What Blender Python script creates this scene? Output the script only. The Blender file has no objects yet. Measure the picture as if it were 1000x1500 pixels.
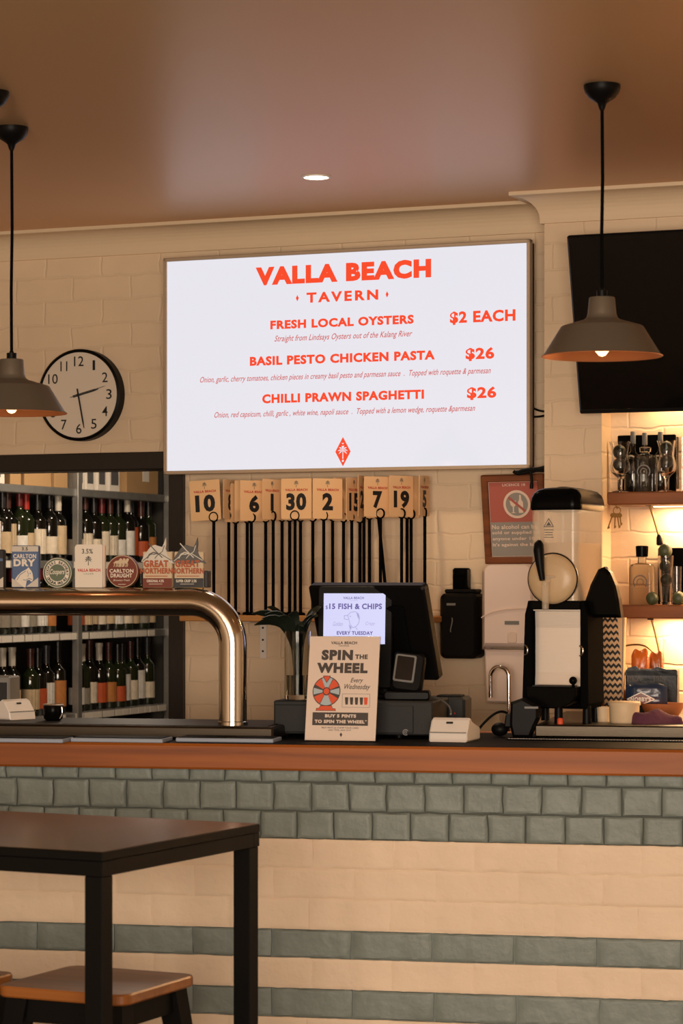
import bpy, math, random
from mathutils import Vector, Matrix, noise
R = random.Random(7)
C = bpy.context.scene.collection
SC = bpy.context.scene
PI = math.pi

# ------------------------------------------------------------------ camera, light, exposure
F, HY, CZ = 3700.0, 850.0, 1.6            # focal length in pixels of the 1000x1500 frame, horizon row, eye height
cam = bpy.data.cameras.new('camera'); co = bpy.data.objects.new('camera', cam); C.objects.link(co)
co.location = (0, 0, CZ); co.rotation_euler = (PI/2, 0, 0)
cam.sensor_fit = 'VERTICAL'; cam.sensor_height = 36; cam.lens = 36*F/1500
cam.shift_y = (HY-750)/1500.0
cam.clip_start = .05; cam.clip_end = 60
cam.dof.use_dof = True; cam.dof.focus_distance = 8.3; cam.dof.aperture_fstop = 7.0
SC.camera = co
SC.view_settings.view_transform = 'Standard'; SC.view_settings.look = 'None'
SC.view_settings.gamma = 1; SC.view_settings.exposure = 0.0
SC.cycles.use_denoising = True
SC.cycles.max_bounces = 10; SC.cycles.transparent_max_bounces = 12
SC.cycles.sample_clamp_indirect = 4.0
SC.cycles.caustics_refractive = False; SC.cycles.caustics_reflective = False

W = bpy.data.worlds.new('world'); SC.world = W; W.use_nodes = True
W.node_tree.nodes['Background'].inputs[0].default_value = (1.0, .74, .50, 1)
W.node_tree.nodes['Background'].inputs[1].default_value = .26

def area(name, loc, direction, sx, sy, power, col, spread=180):
    l = bpy.data.lights.new(name, 'AREA'); l.shape = 'RECTANGLE'; l.size = sx; l.size_y = sy
    l.energy = power; l.color = col; l.spread = math.radians(spread)
    o = bpy.data.objects.new(name, l); C.objects.link(o); o.location = loc
    o.rotation_euler = Vector(direction).to_track_quat('-Z', 'Y').to_euler(); return o
def spot(name, loc, direction, power, col, ang, blend=.6, r=.05):
    l = bpy.data.lights.new(name, 'SPOT'); l.energy = power; l.color = col; l.spot_size = math.radians(ang)
    l.spot_blend = blend; l.shadow_soft_size = r
    o = bpy.data.objects.new(name, l); C.objects.link(o); o.location = loc
    o.rotation_euler = Vector(direction).to_track_quat('-Z', 'Y').to_euler(); return o
def point(name, loc, power, col, r=.03):
    l = bpy.data.lights.new(name, 'POINT'); l.energy = power; l.color = col; l.shadow_soft_size = r
    o = bpy.data.objects.new(name, l); C.objects.link(o); o.location = loc; return o

WARM = (1.0, .70, .42)
area('rear_window_light', (-.6, -1.6, 1.55), (.06, 1, -.08), 4.2, 1.9, 500, (1.0, .83, .67))

# ------------------------------------------------------------------ frames: pixel -> place
def P(px, py, D): return Vector(((px-500)/F*D, D, CZ-(py-HY)/F*D))
class Frame:
    def __init__(s, ox, oy, tanyaw):
        s.yaw = math.atan(tanyaw); s.o = (ox, oy); s.sn, s.cs = math.sin(s.yaw), math.cos(s.yaw)
    def local(s, v):
        x, y = v[0]-s.o[0], v[1]-s.o[1]
        return Vector((x*s.cs - y*s.sn, x*s.sn + y*s.cs, v[2]))
    def world(s, u, w, z): return Vector((s.o[0]+u*s.cs+w*s.sn, s.o[1]-u*s.sn+w*s.cs, z))
    def hit(s, px, py, off):
        rx, rz = (px-500)/F, (HY-py)/F
        k = (s.o[0]*s.sn + s.o[1]*s.cs - off)/(rx*s.sn + s.cs)
        return s.local((rx*k, k, CZ+rz*k))
WALL = Frame(0, 9.0, .407)
BAR = Frame(0, 7.2, .2035)
class A:
    """anchor: a place on a plane parallel to a frame, with local x/z for any pixel of that plane"""
    def __init__(s, fr, px, py, off=None, z=None):
        if off is None:
            D = (CZ-z)*F/(py-HY); off = -fr.local(P(px, py, D)).y
        s.fr, s.off, s.px, s.py = fr, off, px, py
        s.l = fr.hit(px, py, off); s.loc = fr.world(s.l.x, s.l.y, s.l.z); s.rz = -fr.yaw
        s.m = s.loc.y/F
    def X(s, px, py=None): return s.fr.hit(px, s.py if py is None else py, s.off).x - s.l.x
    def Z(s, py, px=None): return s.fr.hit(s.px if px is None else px, py, s.off).z - s.l.z
    def XZ(s, pts): return [(s.X(x, y), s.Z(y, x)) for x, y in pts]

# ------------------------------------------------------------------ materials
def lin(c): return c/12.92 if c <= .04045 else ((c+.055)/1.055)**2.4
def rgb(r, g, b): return (lin(r/255), lin(g/255), lin(b/255), 1)
def mat(name, col, rough=.5, metal=0, spec=.5, coat=0, trans=0, ior=1.45, emit=None, es=0, vary=0, vscale=8, bump=0, bscale=30, stretch=(1, 1, 1), alpha=1, coat_rough=.1):
    m = bpy.data.materials.new(name); m.use_nodes = True
    nt = m.node_tree; b = nt.nodes['Principled BSDF']; I = b.inputs
    I['Base Color'].default_value = col; I['Roughness'].default_value = rough; I['Metallic'].default_value = metal
    I['Specular IOR Level'].default_value = spec; I['Coat Weight'].default_value = coat; I['Coat Roughness'].default_value = coat_rough
    I['Transmission Weight'].default_value = trans; I['IOR'].default_value = ior; I['Alpha'].default_value = alpha
    if emit: I['Emission Color'].default_value = emit; I['Emission Strength'].default_value = es
    if vary or bump:
        tc = nt.nodes.new('ShaderNodeTexCoord'); mp = nt.nodes.new('ShaderNodeMapping'); mp.inputs['Scale'].default_value = stretch
        nt.links.new(tc.outputs['Object'], mp.inputs['Vector'])
    if vary:
        n = nt.nodes.new('ShaderNodeTexNoise'); n.inputs['Scale'].default_value = vscale; n.inputs['Detail'].default_value = 6
        nt.links.new(mp.outputs[0], n.inputs['Vector'])
        r = nt.nodes.new('ShaderNodeValToRGB'); e = r.color_ramp.elements
        e[0].position, e[1].position = .3, .7
        e[0].color = tuple(c*(1-vary) for c in col[:3])+(1,); e[1].color = tuple(min(1, c*(1+vary)) for c in col[:3])+(1,)
        nt.links.new(n.outputs['Fac'], r.inputs[0]); nt.links.new(r.outputs[0], I['Base Color'])
    if bump:
        n2 = nt.nodes.new('ShaderNodeTexNoise'); n2.inputs['Scale'].default_value = bscale; n2.inputs['Detail'].default_value = 5
        nt.links.new(mp.outputs[0], n2.inputs['Vector'])
        bm = nt.nodes.new('ShaderNodeBump'); bm.inputs['Strength'].default_value = bump; bm.inputs['Distance'].default_value = .01
        nt.links.new(n2.outputs['Fac'], bm.inputs['Height']); nt.links.new(bm.outputs[0], I['Normal'])
    return m
def brick_mat(name, col, bw, rh, mortar, strength, rough=.6, ox=0, oz=0):
    m = mat(name, col, rough, vary=.06, vscale=3)
    nt = m.node_tree; b = nt.nodes['Principled BSDF']
    tc = nt.nodes.new('ShaderNodeTexCoord'); sp = nt.nodes.new('ShaderNodeSeparateXYZ'); cb = nt.nodes.new('ShaderNodeCombineXYZ')
    nt.links.new(tc.outputs['Object'], sp.inputs[0])
    nz = nt.nodes.new('ShaderNodeTexNoise'); nz.inputs['Scale'].default_value = 7; nz.inputs['Detail'].default_value = 3
    nt.links.new(tc.outputs['Object'], nz.inputs['Vector'])
    def ma(op, a, bb):
        n = nt.nodes.new('ShaderNodeMath'); n.operation = op
        for i, q in enumerate((a, bb)):
            if isinstance(q, (int, float)): n.inputs[i].default_value = q
            else: nt.links.new(q, n.inputs[i])
        return n.outputs[0]
    wob = ma('MULTIPLY', ma('SUBTRACT', nz.outputs['Fac'], .5), .04)
    nt.links.new(ma('ADD', ma('ADD', sp.outputs[0], wob), ox), cb.inputs[0]); nt.links.new(ma('ADD', ma('ADD', sp.outputs[2], wob), oz), cb.inputs[1])
    br = nt.nodes.new('ShaderNodeTexBrick'); br.inputs['Scale'].default_value = 1; br.inputs['Brick Width'].default_value = bw
    br.inputs['Row Height'].default_value = rh; br.inputs['Mortar Size'].default_value = mortar; br.inputs['Mortar Smooth'].default_value = .8
    nt.links.new(cb.outputs[0], br.inputs['Vector'])
    n2 = nt.nodes.new('ShaderNodeTexNoise'); n2.inputs['Scale'].default_value = 22; n2.inputs['Detail'].default_value = 6
    nt.links.new(tc.outputs['Object'], n2.inputs['Vector'])
    h = ma('ADD', ma('MULTIPLY', br.outputs['Fac'], -1.0), ma('MULTIPLY', n2.outputs['Fac'], .8))
    bp = nt.nodes.new('ShaderNodeBump'); bp.inputs['Strength'].default_value = strength; bp.inputs['Distance'].default_value = .006
    nt.links.new(h, bp.inputs['Height']); nt.links.new(bp.outputs[0], b.inputs['Normal'])
    return m
def wood_mat(name, c1, c2, rough=.35, coat=.2, scale=3, axis='X'):
    m = mat(name, c1, rough, coat=coat, coat_rough=.2)
    nt = m.node_tree; b = nt.nodes['Principled BSDF']
    tc = nt.nodes.new('ShaderNodeTexCoord'); mp = nt.nodes.new('ShaderNodeMapping')
    mp.inputs['Scale'].default_value = (.35, 6, 6) if axis == 'X' else (6, 6, .35)
    nt.links.new(tc.outputs['Object'], mp.inputs[0])
    n = nt.nodes.new('ShaderNodeTexNoise'); n.inputs['Scale'].default_value = scale; n.inputs['Detail'].default_value = 8; n.inputs['Distortion'].default_value = .6
    nt.links.new(mp.outputs[0], n.inputs['Vector'])
    r = nt.nodes.new('ShaderNodeValToRGB'); e = r.color_ramp.elements; e[0].position, e[1].position = .32, .7
    e[0].color = c2; e[1].color = c1
    nt.links.new(n.outputs['Fac'], r.inputs[0]); nt.links.new(r.outputs[0], b.inputs['Base Color'])
    bp = nt.nodes.new('ShaderNodeBump'); bp.inputs['Strength'].default_value = .12; bp.inputs['Distance'].default_value = .004
    nt.links.new(n.outputs['Fac'], bp.inputs['Height']); nt.links.new(bp.outputs[0], b.inputs['Normal'])
    return m
def emis(name, col, s):
    return mat(name, (0.02, .02, .02, 1), .25, emit=col, es=s)

M = dict(
    ceiling=mat('ceiling_paint', rgb(188, 160, 120), .36, spec=.42, bump=.02, bscale=3),
    wall=brick_mat('cream_painted_brick', rgb(228, 202, 170), .24, .088, .006, .42),
    plain=mat('cream_paint', rgb(226, 202, 170), .5, bump=.04, bscale=20),
    grey_brick=mat('grey_painted_brick', rgb(124, 133, 127), .5, vary=.1, vscale=9, bump=.5, bscale=22),
    white_brick=mat('cream_brick_paint', rgb(232, 208, 180), .55, vary=.04, vscale=6, bump=.32, bscale=26),
    grey_mortar=mat('grey_joint', rgb(84, 88, 82), .8, bump=.3, bscale=40),
    floor=wood_mat('floor_boards', rgb(96, 70, 48), rgb(60, 42, 28), .45),
    lip=wood_mat('red_brown_bar_wood', rgb(174, 96, 30), rgb(112, 56, 16), .5, 0, 2.2),
    shelf_wood=wood_mat('shelf_timber', rgb(150, 88, 46), rgb(104, 58, 28), .45, .1, 3),
    pale_wood=wood_mat('pale_timber', rgb(206, 150, 92), rgb(176, 120, 66), .5, 0, 3),
    frame_wood=wood_mat('frame_timber', rgb(134, 74, 34), rgb(96, 50, 22), .4, .1, 4),
    seat_wood=wood_mat('seat_timber', rgb(160, 98, 44), rgb(118, 68, 28), .35, .25, 3),
    table_top=wood_mat('dark_table_laminate', rgb(94, 70, 42), rgb(70, 51, 30), .22, .4, 2),
    black_metal=mat('black_powder_coat', rgb(13, 12, 11), .5, ior=1.2),
    black=mat('black_plastic', rgb(14, 13, 13), .42, ior=1.2),
    gloss_black=mat('gloss_black_plastic', rgb(9, 9, 9), .2, ior=1.12),
    soft_black=mat('matt_black', rgb(13, 13, 13), .8, ior=1.04),
    dark_grey=mat('charcoal_metal', rgb(46, 46, 46), .5, ior=1.25, bump=.05, bscale=200),
    mid_grey=mat('grey_plastic', rgb(120, 118, 114), .5),
    steel=mat('brushed_steel', rgb(206, 198, 188), .42, metal=1, bump=.04, bscale=60, stretch=(.2, 6, 6)),
    tray_steel=mat('dull_steel', rgb(74, 67, 58), .4, metal=1, bump=.05, bscale=60, stretch=(.2, 6, 6)),
    chrome=mat('polished_steel', rgb(205, 198, 188), .13, metal=1, bump=.02, bscale=9),
    bright_chrome=mat('chrome', rgb(225, 222, 218), .06, metal=1),
    galv=mat('galvanised_metal', rgb(168, 166, 160), .4, metal=.7, vary=.15, vscale=12),
    white_plastic=mat('white_plastic', rgb(232, 222, 212), .35),
    pink_white=mat('warm_white_plastic', rgb(238, 216, 204), .22, coat=.4),
    card=mat('cream_card', rgb(240, 196, 146), .6),
    ink=mat('black_ink', rgb(24, 24, 26), .6),
    soft_ink=mat('grey_ink', rgb(92, 90, 88), .6),
    red_ink=mat('red_ink', rgb(196, 56, 42), .6),
    dark_frame=mat('black_brown_paint', rgb(36, 31, 27), .45, bump=.1, bscale=40),
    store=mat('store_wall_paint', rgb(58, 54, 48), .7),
    bezel=mat('champagne_bezel', rgb(196, 178, 156), .4, metal=.5),
    screen_on=mat('lit_screen', rgb(20, 20, 22), .09, spec=.6, emit=(.80, .785, .85, 1), es=1.0),
    screen_red=mat('lit_orange_letters', rgb(20, 10, 8), .3, emit=(.94, .068, .022, 1), es=1.0),
    screen_pink=mat('lit_thin_letters', rgb(20, 10, 8), .3, emit=(.62, .12, .11, 1), es=1.0),
    tv_glass=mat('dark_glass', rgb(10, 9, 9), .1, spec=.5),
    pos_on=mat('lit_display', rgb(20, 20, 22), .2, emit=(.66, .66, .95, 1), es=1.0),
    pos_ink=mat('lit_violet_letters', rgb(10, 10, 20), .3, emit=(.085, .07, .30, 1), es=1.0),
    pos_pale=mat('lit_pale_lines', rgb(10, 10, 20), .3, emit=(.36, .36, .62, 1), es=1.0),
    lamp=mat('gunmetal_enamel', rgb(118, 108, 94), .4, metal=.4),
    lamp_in=mat('copper_lining', rgb(206, 132, 84), .4, metal=.35),
    bulb=emis('glowing_bulb', (1, .55, .25, 1), 5),
    downlight=emis('downlight_lens', (1, .78, .55, 1), 14),
    led=emis('led_strip', (1, .68, .34, 1), 6),
    clock_face=mat('clock_paper', rgb(228, 214, 196), .5),
    bottle=mat('dark_bottle_glass', rgb(16, 15, 11), .07, spec=.6, coat=.3),
    bottle_green=mat('green_bottle_glass', rgb(30, 36, 18), .07, spec=.6, coat=.3),
    glass=mat('clear_glass', (1, 1, 1, 1), .02, trans=1, ior=1.45),
    thin_glass=mat('thick_clear_glass', rgb(236, 236, 230), .04, trans=1, ior=1.3),
    tub=mat('clear_tub_plastic', rgb(244, 226, 200), .12, alpha=.26),
    slush=mat('frozen_slush', rgb(204, 174, 134), .35,  bump=.1, bscale=40),
    water=mat('liquid', rgb(230, 226, 214), .03, trans=1, ior=1.33),
    lime=mat('lime_skin', rgb(72, 78, 52), .45, vary=.2, vscale=20, bump=.15, bscale=120),
    leaf=mat('dark_leaf', rgb(24, 32, 24), .4, vary=.2, vscale=30),
    terracotta=mat('terracotta', rgb(186, 110, 64), .6),
    tub_cream=mat('cream_tub', rgb(224, 196, 158), .55, vary=.06, vscale=20),
    purple=mat('purple_cloth', rgb(96, 52, 70), .9, bump=.4, bscale=60),
    orange=mat('orange_film', rgb(216, 110, 36), .3, coat=.3, bump=.6, bscale=18),
    amber=mat('amber_film', rgb(178, 92, 36), .3, coat=.3, bump=.6, bscale=18),
    packet=mat('navy_packet', rgb(20, 22, 28), .35, spec=.25, bump=.5, bscale=14),
    packet_blue=mat('blue_packet', rgb(34, 48, 72), .25, coat=.15, bump=.5, bscale=16),
    badge_blue=mat('blue_enamel', rgb(84, 108, 146), .35),
    badge_white=mat('white_enamel', rgb(232, 222, 206), .35),
    badge_silver=mat('silver_enamel', rgb(200, 196, 186), .3, metal=.3),
    badge_green=mat('green_enamel', rgb(98, 112, 92), .35),
    badge_brown=mat('brown_enamel', rgb(112, 42, 22), .35),
    badge_tan=mat('tan_enamel', rgb(206, 184, 152), .4),
    badge_orange=mat('rust_enamel', rgb(172, 80, 34), .4),
    badge_navy=mat('dark_enamel', rgb(34, 36, 38), .4),
    sign_red=mat('faded_red_print', rgb(180, 98, 86), .35),
    sign_grey=mat('faded_grey_print', rgb(150, 146, 140), .35),
    sign_pale=mat('faded_pale_print', rgb(232, 208, 190), .35),
    poster=mat('poster_print', rgb(232, 212, 196), .4, coat=.15),
    poster_ink=mat('poster_dark_ink', rgb(70, 62, 58), .5),
    poster_red=mat('poster_orange_ink', rgb(226, 88, 50), .5),
    poster_blue=mat('poster_blue_ink', rgb(176, 190, 196), .5),
    box_card=mat('brown_cardboard', rgb(184, 146, 100), .8, vary=.08, vscale=6),
    box_white=mat('white_carton', rgb(238, 228, 212), .7),
    mat_edge=mat('bar_mat_edge', rgb(150, 160, 176), .5),
    mat_top=mat('bar_mat_top', rgb(24, 21, 18), .6, ior=1.12),
    brass=mat('worn_brass', rgb(150, 118, 70), .35, metal=1),
)
for i, c in enumerate([(96, 24, 22), (22, 20, 20), (206, 196, 178), (70, 34, 26), (170, 40, 30), (50, 50, 54)]):
    M['cap%d' % i] = mat('bottle_capsule_%s' % 'abcdef'[i], rgb(*c), .35)
for i, c in enumerate([(226, 210, 184), (204, 178, 140), (190, 122, 62), (150, 140, 124), (228, 222, 210), (190, 86, 44)]):
    M['lab%d' % i] = mat('bottle_label_%s' % 'abcdef'[i], rgb(*c), .6, vary=.12, vscale=40)

def gloss_ceiling(m):
    nt = m.node_tree; b = nt.nodes['Principled BSDF']; b.inputs['Specular IOR Level'].default_value = 0
    g = nt.nodes.new('ShaderNodeBsdfGlossy'); g.inputs['Color'].default_value = (.98, .73, .63, 1); g.inputs['Roughness'].default_value = .34
    fr = nt.nodes.new('ShaderNodeFresnel'); fr.inputs['IOR'].default_value = 1.36
    mx = nt.nodes.new('ShaderNodeMixShader'); out = nt.nodes['Material Output']
    nt.links.new(fr.outputs[0], mx.inputs[0]); nt.links.new(b.outputs[0], mx.inputs[1]); nt.links.new(g.outputs[0], mx.inputs[2]); nt.links.new(mx.outputs[0], out.inputs['Surface'])
gloss_ceiling(M['ceiling'])

# ------------------------------------------------------------------ mesh helpers
_txt = {}
def text_geo(body, bold=0, shear=0, spacing=1):
    k = (body, bold, shear, spacing)
    if k not in _txt:
        cu = bpy.data.curves.new('t', 'FONT'); cu.body = body; cu.size = 1; cu.offset = bold; cu.shear = shear
        cu.space_character = spacing; cu.resolution_u = 3; cu.fill_mode = 'FRONT'
        o = bpy.data.objects.new('t', cu); C.objects.link(o)
        dg = bpy.context.evaluated_depsgraph_get(); me = bpy.data.meshes.new_from_object(o.evaluated_get(dg))
        v = [(p.co.x, p.co.y) for p in me.vertices]; f = [tuple(p.vertices) for p in me.polygons]
        bpy.data.objects.remove(o); bpy.data.curves.remove(cu); bpy.data.meshes.remove(me)
        _txt[k] = (v, f)
    return _txt[k]
class MB:
    def __init__(s): s.v = []; s.f = []; s.mi = []; s.sm = []; s.M = Matrix.Identity(4)
    def add(s, vs, fs, m=0, smooth=False):
        b = len(s.v); s.v += [s.M @ Vector(v) for v in vs]
        for f in fs: s.f.append(tuple(i+b for i in f)); s.mi.append(m); s.sm.append(smooth)
        return s
    def box(s, a, b, bev=0, m=0):
        x0, x1 = sorted((a[0], b[0])); y0, y1 = sorted((a[1], b[1])); z0, z1 = sorted((a[2], b[2]))
        e = min(bev, (x1-x0)*.49, (y1-y0)*.49, (z1-z0)*.49)
        if e <= 0:
            vs = [(x, y, z) for x in (x0, x1) for y in (y0, y1) for z in (z0, z1)]
            return s.add(vs, [(0, 1, 3, 2), (4, 6, 7, 5), (0, 4, 5, 1), (2, 3, 7, 6), (0, 2, 6, 4), (1, 5, 7, 3)], m)
        X, Y, Z = (x0, x1), (y0, y1), (z0, z1); vs = []; idx = {}
        for i in (0, 1):
            for j in (0, 1):
                for k in (0, 1):
                    for ax in range(3):
                        p = [X[i], Y[j], Z[k]]
                        for q in range(3):
                            if q != ax: p[q] += e if (i, j, k)[q] == 0 else -e
                        idx[i, j, k, ax] = len(vs); vs.append(tuple(p))
        fs = []
        for ax in range(3):
            o = [q for q in range(3) if q != ax]
            for sd in (0, 1):
                loop = []
                for c in ((0, 0), (1, 0), (1, 1), (0, 1)):
                    t = [0, 0, 0]; t[ax] = sd; t[o[0]], t[o[1]] = c; loop.append(idx[t[0], t[1], t[2], ax])
                fs.append(tuple(loop))
        for ax in range(3):
            o = [q for q in range(3) if q != ax]
            for c in ((0, 0), (1, 0), (1, 1), (0, 1)):
                l = []
                for sd in (0, 1):
                    t = [0, 0, 0]; t[ax] = sd; t[o[0]], t[o[1]] = c; l.append((idx[t[0], t[1], t[2], o[0]], idx[t[0], t[1], t[2], o[1]]))
                fs.append((l[0][0], l[0][1], l[1][1], l[1][0]))
        for i in (0, 1):
            for j in (0, 1):
                for k in (0, 1): fs.append(tuple(idx[i, j, k, ax] for ax in range(3)))
        return s.add(vs, fs, m)
    def prism(s, pts, y0, y1, m=0, smooth=False, bev=0):
        n = len(pts)
        if bev:
            cx = sum(p[0] for p in pts)/n; cz = sum(p[1] for p in pts)/n
            w = max(abs(p[0]-cx) for p in pts) or 1; h = max(abs(p[1]-cz) for p in pts) or 1
            inn = [(cx+(x-cx)*(1-bev/w), cz+(z-cz)*(1-bev/h)) for x, z in pts]
            sg = 1 if y1 > y0 else -1
            rings = [[(x, y0, z) for x, z in inn], [(x, y0+sg*bev, z) for x, z in pts], [(x, y1-sg*bev, z) for x, z in pts], [(x, y1, z) for x, z in inn]]
        else: rings = [[(x, y0, z) for x, z in pts], [(x, y1, z) for x, z in pts]]
        vs = [v for r in rings for v in r]; fs = []
        for k in range(len(rings)-1):
            for i in range(n):
                j = (i+1) % n; fs.append((k*n+i, k*n+j, (k+1)*n+j, (k+1)*n+i))
        s.add(vs, fs, m, smooth)
        s.add(rings[0], [tuple(range(n))], m); s.add(rings[-1], [tuple(reversed(range(n)))], m); return s
    def poly(s, pts, y, m=0): return s.add([(x, y, z) for x, z in pts], [tuple(range(len(pts)))], m)
    def disc(s, cx, cz, r, y, m=0, seg=40, rz=None):
        rz = rz or r
        return s.poly([(cx+r*math.cos(2*PI*i/seg), cz+rz*math.sin(2*PI*i/seg)) for i in range(seg)], y, m)
    def ring(s, cx, cz, r0, r1, y, m=0, seg=40, a0=0, a1=2*PI):
        vs = []; fs = []
        for i in range(seg+1):
            a = a0+(a1-a0)*i/seg
            vs += [(cx+r0*math.cos(a), y, cz+r0*math.sin(a)), (cx+r1*math.cos(a), y, cz+r1*math.sin(a))]
            if i: k = 2*i; fs.append((k-2, k-1, k+1, k))
        return s.add(vs, fs, m)
    def stroke(s, pts, w, y, m=0):
        for (x0, z0), (x1, z1) in zip(pts, pts[1:]):
            dx, dz = x1-x0, z1-z0; l = math.hypot(dx, dz) or 1; nx, nz = -dz/l*w/2, dx/l*w/2
            s.poly([(x0-nx, z0-nz), (x1-nx, z1-nz), (x1+nx, z1+nz), (x0+nx, z0+nz)], y, m)
        return s
    def lathe(s, prof, c=(0, 0, 0), seg=24, m=0, smooth=True, axis='z', cap=True):
        vs = []; fs = []; n = len(prof)
        for i in range(seg):
            a = 2*PI*i/seg
            for r, h in prof:
                x, y = r*math.cos(a), r*math.sin(a)
                p = (x, y, h) if axis == 'z' else ((x, h, y) if axis == 'y' else (h, x, y))
                vs.append((p[0]+c[0], p[1]+c[1], p[2]+c[2]))
        for i in range(seg):
            j = (i+1) % seg
            for k in range(n-1): fs.append((i*n+k, j*n+k, j*n+k+1, i*n+k+1))
        s.add(vs, fs, m, smooth)
        if cap:
            for k in (0, n-1):
                if prof[k][0] > 1e-6: s.add([vs[i*n+k] for i in range(seg)], [tuple(range(seg))], m)
        return s
    def sphere(s, c, r, m=0, seg=20, sc=(1, 1, 1)):
        n = seg//2; pr = [(r*math.sin(PI*k/n), -r*math.cos(PI*k/n)) for k in range(n+1)]
        old = s.M; s.M = old @ Matrix.Translation(c) @ Matrix.Diagonal((*sc, 1)); s.lathe(pr, seg=seg, m=m, cap=False); s.M = old; return s
    def tube(s, path, r, seg=12, m=0, cap=True, smooth=True):
        p = [Vector(q) for q in path]; n = len(p); rr = r if isinstance(r, (list, tuple)) else [r]*n
        t0 = (p[1]-p[0]).normalized(); up = Vector((0, 0, 1)) if abs(t0.z) < .9 else Vector((1, 0, 0))
        nrm = (up-t0*up.dot(t0)).normalized(); vs = []; fs = []
        for i in range(n):
            t = (p[min(i+1, n-1)]-p[max(i-1, 0)]).normalized()
            nrm = (nrm-t*nrm.dot(t)).normalized(); bn = t.cross(nrm)
            for k in range(seg):
                a = 2*PI*k/seg; q = p[i]+(nrm*math.cos(a)+bn*math.sin(a))*rr[i]; vs.append(tuple(q))
        for i in range(n-1):
            for k in range(seg):
                j = (k+1) % seg; fs.append((i*seg+k, i*seg+j, (i+1)*seg+j, (i+1)*seg+k))
        s.add(vs, fs, m, smooth)
        if cap: s.add(vs[:seg], [tuple(reversed(range(seg)))], m); s.add(vs[-seg:], [tuple(range(seg))], m)
        return s
    def text(s, body, x0, x1, z0, z1, y, bold=.0, shear=0, m=0, spacing=1, keep=False):
        if spacing == 1 and bold: spacing = 1+bold*2.4
        v, f = text_geo(body, bold, shear, spacing)
        if not v: return s
        ax, bx = min(p[0] for p in v), max(p[0] for p in v); az, bz = min(p[1] for p in v), max(p[1] for p in v)
        sx, sz = (x1-x0)/(bx-ax), (z1-z0)/(bz-az)
        if keep:
            sc = min(sx, sz); cx, cz = (x0+x1)/2, (z0+z1)/2
            return s.add([(cx+(p[0]-(ax+bx)/2)*sc, y, cz+(p[1]-(az+bz)/2)*sc) for p in v], f, m)
        return s.add([(x0+(p[0]-ax)*sx, y, z0+(p[1]-az)*sz) for p in v], f, m)
    def arc_text(s, body, cx, cz, r, a0, a1, h, y, m=0, bold=.02, flip=False):
        n = len(body)
        for i, ch in enumerate(body):
            if ch == ' ': continue
            a = a0+(a1-a0)*(i+.5)/n; v, f = text_geo(ch, bold)
            ax, bx = min(p[0] for p in v), max(p[0] for p in v); sc = h/.72; w = (ax+bx)/2
            rot = a-PI/2 if not flip else a+PI/2; c, sn = math.cos(rot), math.sin(rot); vs = []
            for p in v:
                lx, lz = (p[0]-w)*sc, (p[1]-.36)*sc
                vs.append((cx+r*math.cos(a)+lx*c-lz*sn, y, cz+r*math.sin(a)+lx*sn+lz*c))
            s.add(vs, f, m)
        return s
    def palm(s, cx, cz, h, y, m=0):
        s.poly([(cx-.04*h, cz-.5*h), (cx+.04*h, cz-.5*h), (cx+.025*h, cz+.12*h), (cx-.025*h, cz+.12*h)], y, m)
        for a in (-35, 0, 38, 78, 102, 142, 180, 215):
            a = math.radians(a); L = .42*h; ex, ez = cx+L*math.cos(a), cz+.12*h+L*math.sin(a)-.05*h
            mx, mz = cx+.55*L*math.cos(a), cz+.12*h+.62*L*math.sin(a)+.03*h; nx, nz = -math.sin(a)*.05*h, math.cos(a)*.05*h
            s.poly([(cx, cz+.1*h), (mx-nx, mz-nz), (ex, ez), (mx+nx, mz+nz)], y, m)
        return s
    def build(s, name, mats, parent=None, label=None, loc=None, rz=None):
        me = bpy.data.meshes.new(name); me.from_pydata([tuple(v) for v in s.v], [], s.f)
        if not isinstance(mats, (list, tuple)): mats = [mats]
        for q in mats: me.materials.append(M[q])
        me.polygons.foreach_set('material_index', s.mi); me.polygons.foreach_set('use_smooth', s.sm)
        me.update()
        if any(s.sm): me.set_sharp_from_angle(angle=math.radians(50))
        o = bpy.data.objects.new(name, me); C.objects.link(o)
        if parent: o.parent = parent
        if label: o['label'] = label
        if loc is not None: o.location = loc
        if rz is not None: o.rotation_euler = (0, 0, rz)
        return o
def fix_normals():
    import bmesh
    for me in bpy.data.meshes:
        bm = bmesh.new(); bm.from_mesh(me); bmesh.ops.recalc_face_normals(bm, faces=bm.faces); bm.to_mesh(me); bm.free()
def thing(name, label, cat, loc, rz=0, group=None, rx=0, ry=0):
    o = bpy.data.objects.new(name, None); C.objects.link(o); o.empty_display_size = .05
    o.location = loc; o.rotation_euler = (rx, ry, rz); o['label'] = label; o['category'] = cat
    if group: o['group'] = group
    return o
def tag(o, label, cat, group=None):
    o['label'] = label; o['category'] = cat
    if group: o['group'] = group
    return o
def struct(o, label=None):
    o['kind'] = 'structure'; return o
def clone(root, loc, rz, label, group=None):
    r = root.copy(); C.objects.link(r); r.location = loc; r.rotation_euler = (0, 0, rz); r['label'] = label
    if group: r['group'] = group
    for ch in list(root.children):
        c = ch.copy(); C.objects.link(c); c.parent = r
        for g in ch.children: d = g.copy(); C.objects.link(d); d.parent = c
    return r
def arc(cx, cz, r, a0, a1, n=10): return [(cx+r*math.cos(math.radians(a0+(a1-a0)*i/n)), cz+r*math.sin(math.radians(a0+(a1-a0)*i/n))) for i in range(n+1)]
def rrect(x0, x1, z0, z1, r, n=5):
    return arc(x1-r, z1-r, r, 0, 90, n)+arc(x0+r, z1-r, r, 90, 180, n)+arc(x0+r, z0+r, r, 180, 270, n)+arc(x1-r, z0+r, r, 270, 360, n)
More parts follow.
